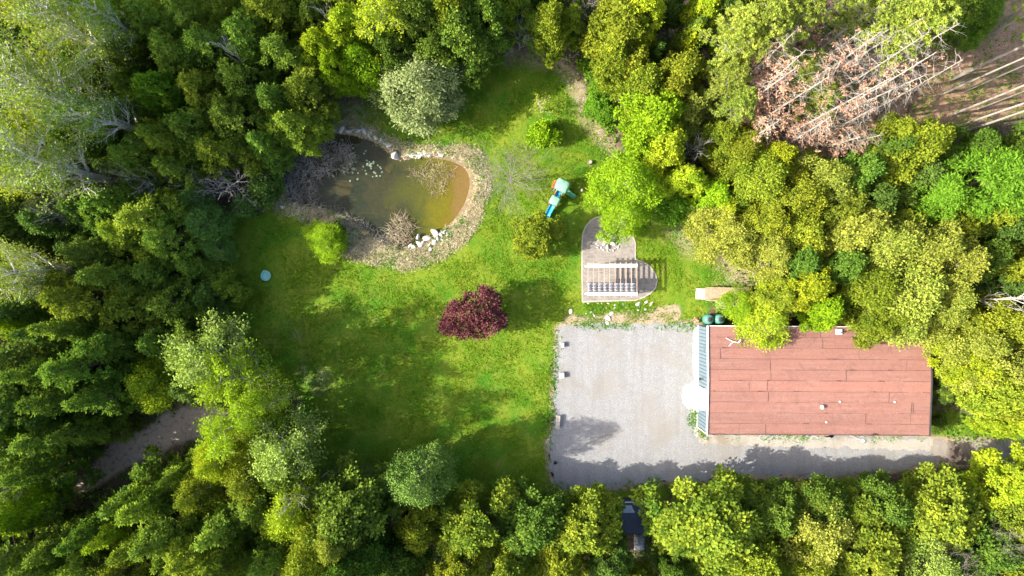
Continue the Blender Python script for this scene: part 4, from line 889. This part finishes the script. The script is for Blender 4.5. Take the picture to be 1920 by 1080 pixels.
# courses of roll roofing, each lapping 8 mm over the one below
mb = MB(); tints = []; srg = random.Random(4)
rows = 10; step = 2*LY/rows; seams = MB()
for i in range(rows):
    y0, y1 = -LY+i*step, -LY+(i+1)*step; up_ = .012
    cuts = sorted([-LX]+[srg.uniform(-LX*.9, LX*.9) for _ in range(2)]+[LX])
    for k in range(len(cuts)-1):
        x0, x1 = cuts[k], cuts[k+1]
        lo, hi = (0, up_) if y0 < 0 else (up_, 0)
        z0_, z1_ = rz_(y0)+(up_ if y1 <= 0 else 0), rz_(y1)+(up_ if y0 >= 0 else 0)
        if y1 <= 0: z0_, z1_ = rz_(y0)+.022, rz_(y1)+.004
        else: z0_, z1_ = rz_(y0)+.004, rz_(y1)+.022
        mb.quad((x0, y0, z0_), (x1, y0, z0_), (x1, y1, z1_), (x0, y1, z1_)); tints.append(srg.random()*.55+(.45 if i in (5, 4) and False else 0) + (.4 if i == 4 else 0))
        ys_ = y0 if y1 <= 0 else y1
        mb.quad((x0, ys_, rz_(ys_)-.01), (x1, ys_, rz_(ys_)-.01), (x1, ys_+.002, rz_(ys_)+.022), (x0, ys_+.002, rz_(ys_)+.022)); tints.append(0)
        if k:
            wd = srg.uniform(.012, .03); xs_ = x0; zz = lambda y: rz_(y)+.034
            seams.quad((xs_-wd, y0+.03, zz(y0)), (xs_+wd, y0+.03, zz(y0)), (xs_+wd*.7, y1-.03, zz(y1)), (xs_-wd*.6, y1-.03, zz(y1)))
    # wavering tar line on each lap
    ys_ = y0 if i else y0+.05; x = -LX+.02
    while x < LX-.02:
        l = min(srg.uniform(.5, 2.2), LX-.02-x); wd = srg.choice([.012, .016, .02, .03, .075 if srg.random() < .35 else .02]); wob = srg.uniform(-.02, .02)
        if srg.random() < .86: seams.quad((x, ys_-.012+wob, rz_(ys_)+.036), (x+l, ys_-.012, rz_(ys_)+.036), (x+l, ys_+wd*.5, rz_(ys_)+.036), (x, ys_+wd+wob, rz_(ys_)+.036))
        x += l
for _ in range(16):
    i = srg.randint(1, 9); x = srg.uniform(-LX+.3, LX-1); y = -LY+i*step; l = srg.uniform(.3, .9)
    seams.quad((x, y-.02, rz_(y)+.040), (x+l, y-.02, rz_(y)+.040), (x+l*.8, y+.05, rz_(y)+.040), (x+l*.2, y+.09, rz_(y)+.040))
nr = len(mb.f); base_ = len(mb.v); mb.v += seams.v; mb.f += [tuple(base_+i for i in f) for f in seams.f]
roof = mb.build('roof', M_roof, bld); roof.data.materials.append(M_seam); roof.data.polygons.foreach_set('material_index', [0]*nr+[1]*len(seams.f))
a = roof.data.attributes.new('tint', 'FLOAT', 'FACE'); a.data.foreach_set('value', tints+[0]*len(seams.f))
mb = MB(); mb.box(-LX+.03, LX-.03, -LY+.03, LY-.03, HB-.28, HB-.12); mb.build('soffit', M_dark, bld)
# gable infill under the low ridge
mb = MB()
for sx in (-1, 1):
    x = sx*(LX-.06); mb.v += [(x, -LY+.02, HB-.02), (x, LY-.02, HB-.02), (x, 0, HB+RIDGE-.02)]; mb.f.append((len(mb.v)-3, len(mb.v)-2, len(mb.v)-1))
mb.build('gable', M_blue, bld)
for sx, mt in ((-1, M_trim), (1, M_dark)):
    mb = MB(); x = sx*(LX+.03)
    mb.beam((x, -LY-.05, HB+.02), (x, 0, HB+RIDGE+.03), .10, .26); mb.beam((x, 0, HB+RIDGE+.03), (x, LY+.05, HB+.02), .10, .26); mb.build('barge_board', mt, bld)
for sy in (-1, 1):
    mb = MB(); mb.box(-LX+.02, LX-.02, sy*LY-.06 if sy < 0 else sy*LY+.0, sy*LY-.0 if sy < 0 else sy*LY+.06, HB-.12, HB+.03)
    g_ = mb.build('gutter', M_dark if sy < 0 else M_trim, bld)
wx = -LX+.02      # west wall plane
mb = MB(); mb.box(wx+.06, LX-.12, -LY+.12, LY-.12, 0, HB-.13); mb.build('wall', M_gap, bld)
mb = MB(); y = -LY+.13; pitch = .36
while y < LY-.14:
    y2 = min(y+pitch-.055, LY-.13)
    mb.box(wx, wx+.055, y, y2, .08, HB-.14); y += pitch
for x in np.arange(-LX+.3, LX-.4, .36):
    mb.box(x, x+.30, -LY+.07, -LY+.115, .08, HB-.14); mb.box(x, x+.30, LY-.115, LY-.07, .08, HB-.14)
for y in np.arange(-LY+.2, LY-.4, .36): mb.box(LX-.115, LX-.07, y, y+.30, .08, HB-.14)
mb.build('siding', M_blue, bld)
mb = MB(); mb.box(wx-.04, wx+.05, -LY+.05, LY-.05, 0, .08); mb.build('foundation', M_rock, bld)
def loc_y(v, z=1.5): return P(960, v, z).y-c0.y
# white roll-up door with hood on the west wall
ya, yb = loc_y(765), loc_y(729)
dr_ = MB().box(wx-.06, wx-.005, ya, yb, .03, 2.35); 
do = dr_.build('door', M_trim, bld)
mb = MB(); [mb.box(wx-.075, wx-.061, ya+.05, yb-.05, .2+i*.32, .22+i*.32) for i in range(7)]; mb.build('door_rib', M_gap, do)
mb = MB(); mb.box(wx-.10, wx-.003, ya-.08, ya-.005, .02, 2.5); mb.box(wx-.10, wx-.003, yb+.005, yb+.08, .02, 2.5); mb.build('door_frame', M_trim, bld)
mb = MB(); mb.quad((wx-.5, ya-.1, 2.42), (wx-.5, yb+.1, 2.42), (wx-.01, yb+.1, 2.68), (wx-.01, ya-.1, 2.68)); mb.quad((wx-.5, ya-.1, 2.36), (wx-.5, yb+.1, 2.36), (wx-.5, yb+.1, 2.42), (wx-.5, ya-.1, 2.42)); mb.build('door_hood', M_trim, bld)
M_glass, t, b = mat_new('window_glass'); b.inputs['Base Color'].default_value = (.05, .10, .10, 1); b.inputs['Roughness'].default_value = .08
ya, yb = loc_y(664, 2.4), loc_y(650, 2.4)
wf = MB(); wf.box(wx-.05, wx-.004, ya, yb, 1.9, 2.02); wf.box(wx-.05, wx-.004, ya, yb, 2.72, 2.82); wf.box(wx-.05, wx-.004, ya, ya+.08, 2.02, 2.72); wf.box(wx-.05, wx-.004, yb-.08, yb, 2.02, 2.72)
win = wf.build('window', M_blue, bld); MB().box(wx-.025, wx-.008, ya+.08, yb-.08, 2.02, 2.72).build('pane', M_glass, win)
yl = loc_y(712, 2); mb = MB(); mb.tube([(wx-.0, yl, 2.1), (wx-.25, yl, 2.15), (wx-.3, yl, 2.05)], .025, 6); mb.box(wx-.42, wx-.2, yl-.12, yl+.12, 1.85, 2.05); mb.build('wall_lamp', M_dark, bld)
yp = loc_y(806, 0)+.1; mb = MB(); mb.tube([(wx-.08, yp+.15, HB-.2), (wx-.08, yp+.15, .15), (wx-.08, yp+.35, .08), (wx-.08, yp+1.5, .07)], .05, 8); mb.build('downpipe', M_trim, bld)
lg = np.random.default_rng(9); q = 260
C_ = np.stack([lg.uniform(-LX*.85, LX, q), LY-np.abs(lg.normal(0, 1.3, q))-.05, np.zeros(q)], 1); C_[:, 2] = HB+RIDGE*(1-np.abs(C_[:, 1])/LY)+.055
lo_ = link(bpy.data.objects.new('leaf_litter', leaf_mesh('leaf_litter', C_, lg.normal(0, 1, (q, 3))*[1, 1, .05], unit(lg.normal(0, .15, (q, 3))+np.array([0, 0, 1])), lg.uniform(.05, .11, q), lg.uniform(.03, .06, q), lg.random(q), LM['litter'])))
lo_.location = (c0.x, c0.y, 0); tag(lo_, 'dry leaf litter lying along the upper edge of the red roof', 'leaves', kind='stuff')
# roof fittings
def onroof(u, v): p = P(u, v, HB+.3)-c0; return p.x, p.y, rz_(p.y)+.02
x, y, z = onroof(1574, 622)
mb = MB(); mb.box(x-.28, x+.28, y-.26, y+.26, z-.1, z+.22); vb = bevel(mb.build('roof_vent', M_trim, bld), .03)
MB().tube([(x+.1, y-.05, z+.2), (x+.15, y-.02, z+.55), (x+.45, y+.02, z+.6)], .06, 8).build('vent_pipe', M_dark, vb)
x, y, z = onroof(1541, 763)
rv = lathe('roof_cowl', [(.10, -.1), (.10, .16), (.19, .18), (.20, .30), (.12, .40), (.02, .43)], M_trim, bld); rv.location = (x, y, z)
for u, v in ((1575,753),(1678,753),(1551,792)):
    x, y, z = onroof(u, v); q = lathe('vent_cap', [(.05, -.1), (.05, .05), (.09, .06), (.09, .10), (.01, .13)], M_trim, bld, 12); q.location = (x, y, z)
x, y = P(1619, 821, 4.6).x-c0.x, -LY-.32
mb = MB(); mb.tube([(x, y, .6), (x, y, 4.7)], .11, 12); mb.tube([(x, y+.3, 1.0), (x, y, 1.0)], .09, 8); fl = mb.build('flue_pipe', M_galv, bld)
cp = lathe('flue_cap', [(.11, 4.62), (.11, 4.72), (.27, 4.76), (.22, 4.86), (.04, 4.95)], M_galv, fl, 20); cp.location = (x, y, 0)
# roof antenna
ax_, ay_, az_ = onroof(1374, 641); ant = empty('antenna', (c0.x+ax_, c0.y+ay_, az_+.02)); tag(ant, 'thin white three-armed antenna on the upper left of the red roof', 'antenna')
mb = MB(); mb.tube([(-.62, .38, .02), (0, 0, .25)], .03, 6); mb.tube([(-.32, -.42, .02), (0, 0, .25)], .03, 6); mb.tube([(0, 0, .25), (.35, -.04, .12), (.55, -.06, .02)], .03, 6); mb.build('mast', M_trim, ant)
mb = MB(); mb.tube([(0, 0, .25), (.05, .05, .95)], .025, 6); mb.tube([(.5, -.08, .3), (.72, .22, .38)], .06, 6); mb.tube([(.35, -.04, .12), (.5, -.08, .3)], .03, 6); mb.build('aerial', M_trim, ant)

# ------------------------------------------------------------------ green tanks and things by the building's upper corner
M_tank = simple('green_plastic', (.075, .22, .17), (.05, .16, .13), 3, .45)
def tank(u, v, label):
    p = P(u, v, 1.0); o = empty('water_tank', (p.x, p.y, 0)); tag(o, label, 'tank', 'green water tanks behind the building')
    lathe('tank_body', [(.48, 0), (.52, .1), (.53, .8), (.50, .98), (.38, 1.10), (.26, 1.15)], M_tank, o); lathe('lid', [(.24, 1.14), (.25, 1.20), (.20, 1.24), (.02, 1.25)], M_dark, o)
tank(1330, 599, 'round green water tank nearest the gravel lot, black lid'); tank(1350.5, 599, 'round green water tank partly under the yellow green tree, black lid')
p = P(1304, 601, .4); pot = empty('flower_pot', (p.x, p.y, 0)); tag(pot, 'brown pot with dead plant at the upper left corner of the building', 'pot')
lathe('pot', [(.18, 0), (.28, .38), (.31, .38), (.31, .44), (.24, .44), (.22, .3)], simple('clay', (.28, .14, .08), None, 3, .8), pot)
me = leaf_mesh('dead_plant', np.random.default_rng(2).normal(0, .13, (90, 3))+np.array([0, 0, .55]), np.random.default_rng(3).normal(0, 1, (90, 3)), np.random.default_rng(4).normal(0, 1, (90, 3)), np.full(90, .16), np.full(90, .06), np.random.default_rng(5).random(90), LM['straw']); link(bpy.data.objects.new('dead_plant', me), pot)
p = P(1041, 867, .2); bk = empty('bucket', (p.x, p.y, 0)); tag(bk, 'small black bucket at the shaded lower left of the gravel lot', 'bucket')
lathe('bucket_body', [(.13, 0), (.17, .34), (.19, .35), (.19, .38), (.16, .38), (.12, .05)], M_dark, bk, 16)
MB().tube([(.18, 0, .36), (.1, .12, .42), (-.1, .12, .42), (-.18, 0, .36)], .012, 5).build('handle', M_galv, bk)

# ------------------------------------------------------------------ concrete blocks and bench on the gravel lot
M_conc = simple('concrete', (.42, .41, .39), (.32, .31, .29), 3, .9, bumpy=.3)
def block(u, v, sx, sy, h, label, rz=0):
    p = P(u, v, h); mb = MB(); mb.box(-sx/2, sx/2, -sy/2, sy/2, 0, h)
    o = bevel(mb.build('concrete_block', M_conc), .03); o.location = (p.x, p.y, .018); o.rotation_euler = (0, 0, rz); tag(o, label, 'block', 'blocks along the left edge of the gravel lot'); return o
block(1055, 647, .34, .50, .42, 'pale concrete block uppermost on the left edge of the gravel lot'); block(1053.5, 704, .52, .58, .45, 'squarer concrete block midway down the left edge of the gravel lot', .05)
p = P(1046, 792, .5); bn = empty('bench', (p.x, p.y, .018), R_(-4)); tag(bn, 'weathered grey bench at the lower left of the gravel lot', 'bench')
M_wood = simple('weathered_wood', (.36, .33, .29), (.26, .23, .20), 3, .85, fine=20)
mb = MB(); [mb.box(-.21+i*.145, -.21+i*.145+.13, -.68, .68, .43, .47) for i in range(3)]; mb.build('seat', M_wood, bn)
for y in (-.5, .5): MB().box(-.18, .18, y-.05, y+.05, 0, .428).build('leg', M_wood, bn)

# ------------------------------------------------------------------ pergola
M_pw = simple('white_paint', (.80, .78, .75), (.72, .70, .66), 2, .6)
M_raft = simple('pinkish_timber', (.34, .25, .21), (.27, .20, .165), 3, .8)
HP = 2.5; pc = P(1148.5, 524, HP); per = empty('pergola', (pc.x, pc.y, 0)); tag(per, 'white pergola with ten rafters standing on the paved patio', 'pergola')
hw = 93*(1-HP/CAM_H)/PPM/2; yN, yS = (P(0, 498, HP)-pc).y, (P(0, 551, HP)-pc).y
for x in (-hw+.08, hw-.08):
    for y in (yN, yS):
        ps = bevel(MB().box(x-.07, x+.07, y-.07, y+.07, .064, HP-.165).build('post', M_pw, per), .01)
        MB().box(x-.12, x+.12, y-.12, y+.12, .061, .14).build('post_base', M_conc, ps)
for y in (yN, yS):
    bevel(MB().box(-hw, hw, y-.16, y+.16, HP-.16, HP).build('beam', M_pw, per), .012)
yt, yb_ = (P(0, 491, HP)-pc).y, (P(0, 557.5, HP)-pc).y
for i in range(10):
    x = -hw+.03+i*(2*hw-.06)/9
    mb = MB(); mb.box(x-.02, x+.02, yS+.162, yN-.162, HP-.15, HP+.01); mb.box(x-.02, x+.02, yN+.162, yt, HP-.15, HP+.01); mb.box(x-.02, x+.02, yb_, yS-.162, HP-.15, HP+.01); mb.build('rafter', M_raft, per)
# gathered fabric canopy hung under the rafters at the lower beam
M_fab = simple('canopy_fabric', (.34, .36, .40), (.26, .28, .32), 3, .85)
mb = MB(); nx_, ny_ = 46, 40; y0, y1 = yS+.18, yS+1.12
for j in range(ny_+1):
    for i in range(nx_+1):
        x = -hw+.05+(2*hw-.1)*i/nx_; s = j/ny_; y = y0+(y1-y0)*s
        sag = .07*abs(math.sin(math.pi*9*i/nx_)); z = HP-.30-.10*(1-abs(math.cos(math.pi*s*4)))-sag*(1-abs(math.cos(math.pi*s*4)))
        mb.v.append((x, y, z))
for j in range(ny_):
    for i in range(nx_): a_ = j*(nx_+1)+i; mb.f.append((a_, a_+1, a_+nx_+2, a_+nx_+1))
cn = mb.build('canopy', M_fab, per, True); sm = cn.modifiers.new('thick', 'SOLIDIFY'); sm.thickness = .01
for y in (y0+.0, y0+.31, y0+.62, y1): MB().tube([(-hw+.04, y, HP-.27), (hw-.04, y, HP-.27)], .025, 6).build('canopy_rod', M_dark, per)

# white rock feature on the patio, stones below it, pale slabs
prg = random.Random(3)
for i in range(22):
    a = i/22*6.283; u, v = 1141+21*math.cos(a)+prg.gauss(0, 1), 456+14*math.sin(a)+prg.gauss(0, 1)
    rock(u, v, prg.uniform(3, 5.5), prg.choice('ggw'), .06, .7, 'small stone in the ring around the white rock heap on the patio', 'stones ringing the patio rock heap')
for i, (u, v, s) in enumerate([(1141,452,17),(1134,456,11),(1148,457,13),(1139,463,11),(1151,450,10),(1133,448,10),(1145,445,10),(1155,458,9)]):
    z = .06 if i else .3
    rock(u, v, s, 'w', z, .9, 'biggest white boulder on top of the patio rock heap' if i == 0 else 'bright white rock heaped on the patio under the lime green tree', None if i == 0 else 'white rocks heaped on the patio', name='boulder' if i == 0 else 'rock')
for i in range(60):
    u, v = prg.uniform(1098, 1225), prg.gauss(575, 6.5); v -= max(0, (u-1180))*.12
    if v < 567 and u < 1200: v = 568
    rock(u, v, prg.choice([2, 2.5, 3, 3, 4, 6]), prg.choice('wgg'), -.02, .45, 'small pale stone scattered in the grass below the patio', 'stones scattered below the patio')
rock(1196, 570, 11, 'w', 0, .4, 'largest pale flat stone in the grass below the patio'); rock(1212, 566, 9, 'w', 0, .4, 'second largest flat stone below the patio, near its rounded end')
rock(1139, 596, 15, 'w', .0, .25, 'flat pale slab in the sandy strip above the gravel lot'); rock(1147, 588, 9, 'w', .0, .3, 'smaller pale slab above the flat one in the sandy strip'); rock(1138, 605, 9, 'w', .02, .3, 'pale slab at the upper edge of the gravel lot'); rock(1070, 583, 9, 'w', .0, .5, 'pale stone left of the sandy strip below the patio')
rock(1090, 356, 6, 'w', 0, .4, 'small pale stone in the shade of the play set')
for u, v, s in [(1132,191,8),(1138,196,7),(1112,140,9),(1148,150,9),(1140,165,8),(1150,170,7),(1146,158,8),(1152,185,7)]: rock(u, v, s, 'g', 0, .5, 'grey rock among the ground cover beside the upper right woods', 'rocks beside the upper right lawn edge')

# stump, log, pale log, fallen logs
def log(a, b_, r, mat, label, name='fallen_log', cat='log', n=7):
    A, B2 = P(*a), P(*b_); A.z = B2.z = r*.8; m1 = A.lerp(B2, .4)+Vector((prg.uniform(-.1, .1), prg.uniform(-.1, .1), 0))
    mb = MB(); mb.tube([A, m1, B2], [r, r*.85, r*.5], 8)
    d = (B2-A); s = Vector((-d.y, d.x, 0)).normalized()
    for k in range(n): q = A.lerp(B2, prg.uniform(.2, .95)); e = q+s*prg.choice([-1, 1])*prg.uniform(.2, .7)+Vector((0, 0, prg.uniform(0, .3)))+d*.05; mb.tube([q, e], [r*.3, .01], 4, False)
    tag(mb.build(name, mat, None, True), label, cat)
log((1282,415), (1311,430), .10, M_pale, 'short whitish log at the lawn edge below the right woods', n=2)
log((1728,118), (1700,215), .13, M_bark, 'long dark fallen log across the open pine needle floor')
log((1640,225), (1700,160), .09, M_bark, 'thin fallen log left of the long dark log')
log((1750,185), (1830,140), .08, M_pinebark, 'pale thin fallen log on the right of the pine needle floor')
log((1610,185), (1592,150), .08, M_bark, 'short dark fallen log under the dead pines', n=2)
log((1190,125), (1215,148), .07, M_pale, 'pale broken log beside the golden green trees', n=2)
p = P(1107, 304, .3); st = empty('tree_stump', (p.x, p.y, 0)); tag(st, 'small brown stump on the lawn above the play set', 'stump')
lathe('bark', [(.28, 0), (.22, .12), (.20, .38), (.17, .38)], M_bark, st, 14); lathe('cut_top', [(.17, .34), (.17, .385), (.01, .387)], M_wood, st, 14)

# ------------------------------------------------------------------ round teal tub on the lawn
M_teal = simple('teal_plastic', (.22, .56, .48), (.18, .48, .42), 5, .4)
p = P(498.5, 517, .2); tb = empty('round_tub', (p.x, p.y, 0)); tag(tb, 'round teal plastic tub lying on the shaded left lawn', 'tub')
lathe('tub_body', [(.42, 0), (.47, .22), (.52, .23), (.53, .26), (.48, .27), (.44, .25), (.41, .07), (.05, .06)], M_teal, tb, 36)
mb = MB(); mb.tube([(-.30, .42, .24), (-.22, .58, .30), (-.02, .60, .30), (.06, .50, .24)], .03, 6); mb.build('handle', M_teal, tb)
MB().tube([(.1, -.35, .09), (-.05, .0, .10), (-.2, .32, .09)], .02, 5).build('rib', M_trim, tb)

# ------------------------------------------------------------------ footbridge and crate
M_plank = simple('bridge_plank', (.34, .25, .17), (.24, .175, .12), 2.5, .85, fine=15)
b0 = P(1365, 552, .4); br = empty('footbridge', (b0.x, b0.y, 0), R_(-1)); tag(br, 'small wooden footbridge with plank deck and low rails above the building', 'bridge')
Lb, Wb = 2.35, .56
mb = MB()
for i in range(13):
    x = -Lb+i*(2*Lb/13); mb.box(x+.008, x+2*Lb/13-.008, -Wb, Wb, .36+prg.uniform(0, .008), .40+prg.uniform(0, .008))
mb.build('deck', M_plank, br)
for s in (-1, 1):
    MB().box(-Lb, Lb, s*(Wb+.05)-.04, s*(Wb+.05)+.04, .18, .42).build('side_beam', M_plank, br)
    rl_ = MB().box(-Lb+.1, Lb-.1, s*(Wb+.08)-.07, s*(Wb+.08)+.07, .92, .97).build('handrail', M_plank, br)
    for x in (-Lb+.2, -.75, .75, Lb-.2): MB().box(x-.05, x+.05, s*(Wb+.08)-.04, s*(Wb+.08)+.04, .42, .918).build('post', M_plank, br)
mb = MB(); mb.v = [(-Lb-.9, -Wb, .03), (-Lb-.01, -Wb, .36), (-Lb-.01, Wb, .36), (-Lb-.9, Wb, .03), (-Lb-.9, -Wb, 0), (-Lb-.01, -Wb, .0), (-Lb-.01, Wb, .0), (-Lb-.9, Wb, 0)]; mb.f = [(0,1,2,3),(7,6,5,4),(0,4,5,1),(1,5,6,2),(2,6,7,3),(3,7,4,0)]; mb.build('ramp', M_wood, br)
p = P(1352.5, 572, .35); cr = empty('wooden_platform', (p.x, p.y, 0)); tag(cr, 'low grey wooden platform between the footbridge and the green tanks', 'platform')
mb = MB(); [mb.box(-.48+i*.195, -.48+i*.195+.185, -.38, .38, .30, .34) for i in range(5)]; mb.build('deck_boards', M_wood, cr)
for x in (-.42, .42):
    for y in (-.32, .32): MB().box(x-.04, x+.04, y-.04, y+.04, 0, .298).build('leg', M_wood, cr)

# ------------------------------------------------------------------ play set
M_mint = simple('mint_plastic', (.20, .42, .28), (.17, .36, .24), 2, .45)
M_cyan = simple('blue_plastic', (.01, .24, .42), (.01, .20, .36), 2, .35)
M_orng = simple('orange_plastic', (.62, .16, .07), None, 2, .45)
M_grn = simple('green_plastic_slide', (.12, .42, .24), None, 2, .4)
ps = P(1053.5, 350, 1.2); ang = math.atan2(-(379-351), (1040-1054))  # from big tower toward small tower
pl = empty('play_set', (ps.x, ps.y, 0), ang); tag(pl, 'plastic play set with mint green roofs and blue slide on the lawn', 'play set')
def canopy(name, cx, sx, sy, z0, z1):
    mb = MB(); n = 12
    for j in range(n+1):
        for i in range(n+1):
            a_, c_ = -1+2*i/n, -1+2*j/n; x = math.copysign(abs(a_)**.8, a_); y = math.copysign(abs(c_)**.8, c_)
            k = 1-.14*(abs(a_)*abs(c_))**2; dome = (1-a_**4)*(1-c_**4)
            mb.v.append((cx+x*sx*k, y*sy*k, z0+(z1-z0)*dome**.6+(.02 if abs(a_) < .08 else 0)))
    for j in range(n):
        for i in range(n): q = j*(n+1)+i; mb.f.append((q, q+1, q+n+2, q+n+1))
    o = mb.build(name, M_mint, pl, True); s_ = o.modifiers.new('thick', 'SOLIDIFY'); s_.thickness = .04; return o
canopy('roof', 0, .68, .74, 1.95, 2.35); canopy('roof', 1.66, .50, .52, 1.65, 1.95)
for cx, hx, hy, h in ((0, .52, .56, 1.96), (1.66, .38, .40, 1.66)):
    for sx in (-1, 1):
        for sy in (-1, 1): MB().tube([(cx+sx*hx, sy*hy, 0), (cx+sx*hx, sy*hy, h)], .055, 8).build('post', M_mint if cx == 0 else M_orng, pl)
bevel(MB().box(-.5, .5, -.54, .54, .85, .92).build('platform', M_cyan, pl), .02); bevel(MB().box(1.30, 2.02, -.38, .38, .75, .82).build('platform', M_cyan, pl), .02)
def slide(name, a_, b_, w_, mat, rail):
    a_, b_ = Vector(a_), Vector(b_); mb = MB(); d = b_-a_; s_ = Vector((-d.y, d.x, 0)).normalized(); n = 8; prof = [(-1, .20), (-.9, .22), (-.75, .02), (0, 0), (.75, .02), (.9, .22), (1, .20)]
    for i in range(n+1):
        t_ = i/n; c_ = a_+d*t_; c_.z = a_.z+(b_.z-a_.z)*(t_*t_*(3-2*t_)*.5+t_*.5)
        for q, hz in prof: mb.v.append(tuple(c_+s_*q*w_/2+Vector((0, 0, hz))))
    m_ = len(prof)
    for i in range(n):
        for k in range(m_-1): q = i*m_+k; mb.f.append((q, q+1, q+m_+1, q+m_))
    o = mb.build(name, mat, pl, True); s2 = o.modifiers.new('thick', 'SOLIDIFY'); s2.thickness = .03; return o
slide('slide', (1.98, 0, .80), (3.35, 0, .10), .56, M_cyan, None)
slide('bridge', (.5, 0, .88), (1.30, 0, .80), .56, M_cyan, None)
slide('slide', (.15, .55, .88), (.22, 1.75, .10), .44, M_grn, None)
for s in (-1, 1): MB().tube([(.5, s*.33, 1.35), (.9, s*.33, 1.12), (1.3, s*.33, 1.25)], .035, 6).build('handrail', M_orng, pl)
mb = MB(); mb.box(-.60, -.54, -.45, .45, .95, 1.55); mb.box(-.95, -.60, -.28, .28, .02, .08)
bevel(mb.build('panel', M_orng, pl), .015)
mb = MB(); [mb.box(-.4, .4, -.98+i*.11, -.92+i*.11, .15+i*.22, .20+i*.22) for i in range(4)]; mb.tube([(-.4, -1.0, .02), (-.4, -.56, 1.1)], .035, 6); mb.tube([(.4, -1.0, .02), (.4, -.56, 1.1)], .035, 6); mb.build('ladder', M_orng, pl)

# ------------------------------------------------------------------ dark shed and white heap in the bottom woods
M_navy = simple('navy_roof', (.035, .05, .085), (.025, .035, .06), 2, .35)
p = P(1187, 970, 2.4); shd = empty('shed', (p.x, p.y, 0)); tag(shd, 'dark navy shed roof showing in the gap of the bottom trees', 'shed')
hx, hy = 1.7, 1.45
mb = MB(); mb.v = [(-hx, hy, 2.3), (hx, hy, 2.3), (hx, -hy, 2.9), (-hx, -hy, 2.9), (-hx, hy, 2.2), (hx, hy, 2.2), (hx, -hy, 2.8), (-hx, -hy, 2.8)]; mb.f = [(3,2,1,0),(4,5,6,7),(0,1,5,4),(1,2,6,5),(2,3,7,6),(3,0,4,7)]; rf = mb.build('roof', M_navy, shd)
MB().box(-hx+.15, hx-.15, -hy+.15, hy-.15, 0, 2.19).build('wall', M_gap, shd)
MB().box(-hx-.02, hx+.02, hy+.003, hy+.09, 2.2, 2.33).build('gutter', M_galv, shd)
mb = MB(); mb.v = [(-1.1, hy-.25, 2.40), (-.15, hy-.25, 2.40), (.15, hy-.95, 2.545), (-1.0, hy-.95, 2.545)]; mb.f = [(3, 2, 1, 0)]; mb.build('skylight', simple('skylight', (.30, .38, .48), None, 2, .2), rf)
hrg = random.Random(2); mb = MB(); p = P(1201, 1020, .8)
n = 14
for j in range(n+1):
    for i in range(n+1):
        x, y = (i/n-.5)*1.1, (j/n-.5)*1.8; e = max(0, 1-(2*x/1.1)**2)*max(0, 1-(2*y/1.8)**2)
        mb.v.append((x, y, .03+e**.5*.75+abs(mnoise.noise(Vector((x*3, y*3, 1))))*.45*e**.5))
for j in range(n):
    for i in range(n): q = j*(n+1)+i; mb.f.append((q, q+1, q+n+2, q+n+1))
o = mb.build('tarp', simple('white_tarp', (.40, .43, .48), (.26, .29, .33), 2, .4)); o.location = (p.x, p.y, 0); tag(o, 'crumpled white tarp over a heap below the navy shed', 'tarp')

# every stone of a row or heap told apart by its rank from the left
for grp, txt in (('stones along the upper pond bank', 'small grey stone on the upper pond bank'), ('pale stones on the upper right pond bank', 'pale stone on the upper right pond bank'), ('white rocks heaped at the lower right pond bank', 'white rock of the lower right pond bank heap'),
                 ('stones ringing the patio rock heap', 'small stone in the ring round the patio rock heap'), ('white rocks heaped on the patio', 'bright white rock of the patio heap'), ('stones scattered below the patio', 'small pale stone in the grass below the patio'),
                 ('rocks beside the upper right lawn edge', 'grey rock in the ground cover right of the upper lawn')):
    q = sorted([o for o in COL.objects if o.get('group') == grp], key=lambda o: o.location.x)
    for i, o in enumerate(q): o['label'] = f'{txt}, {nth(i)} from the left' if i else f'{txt}, leftmost of them'
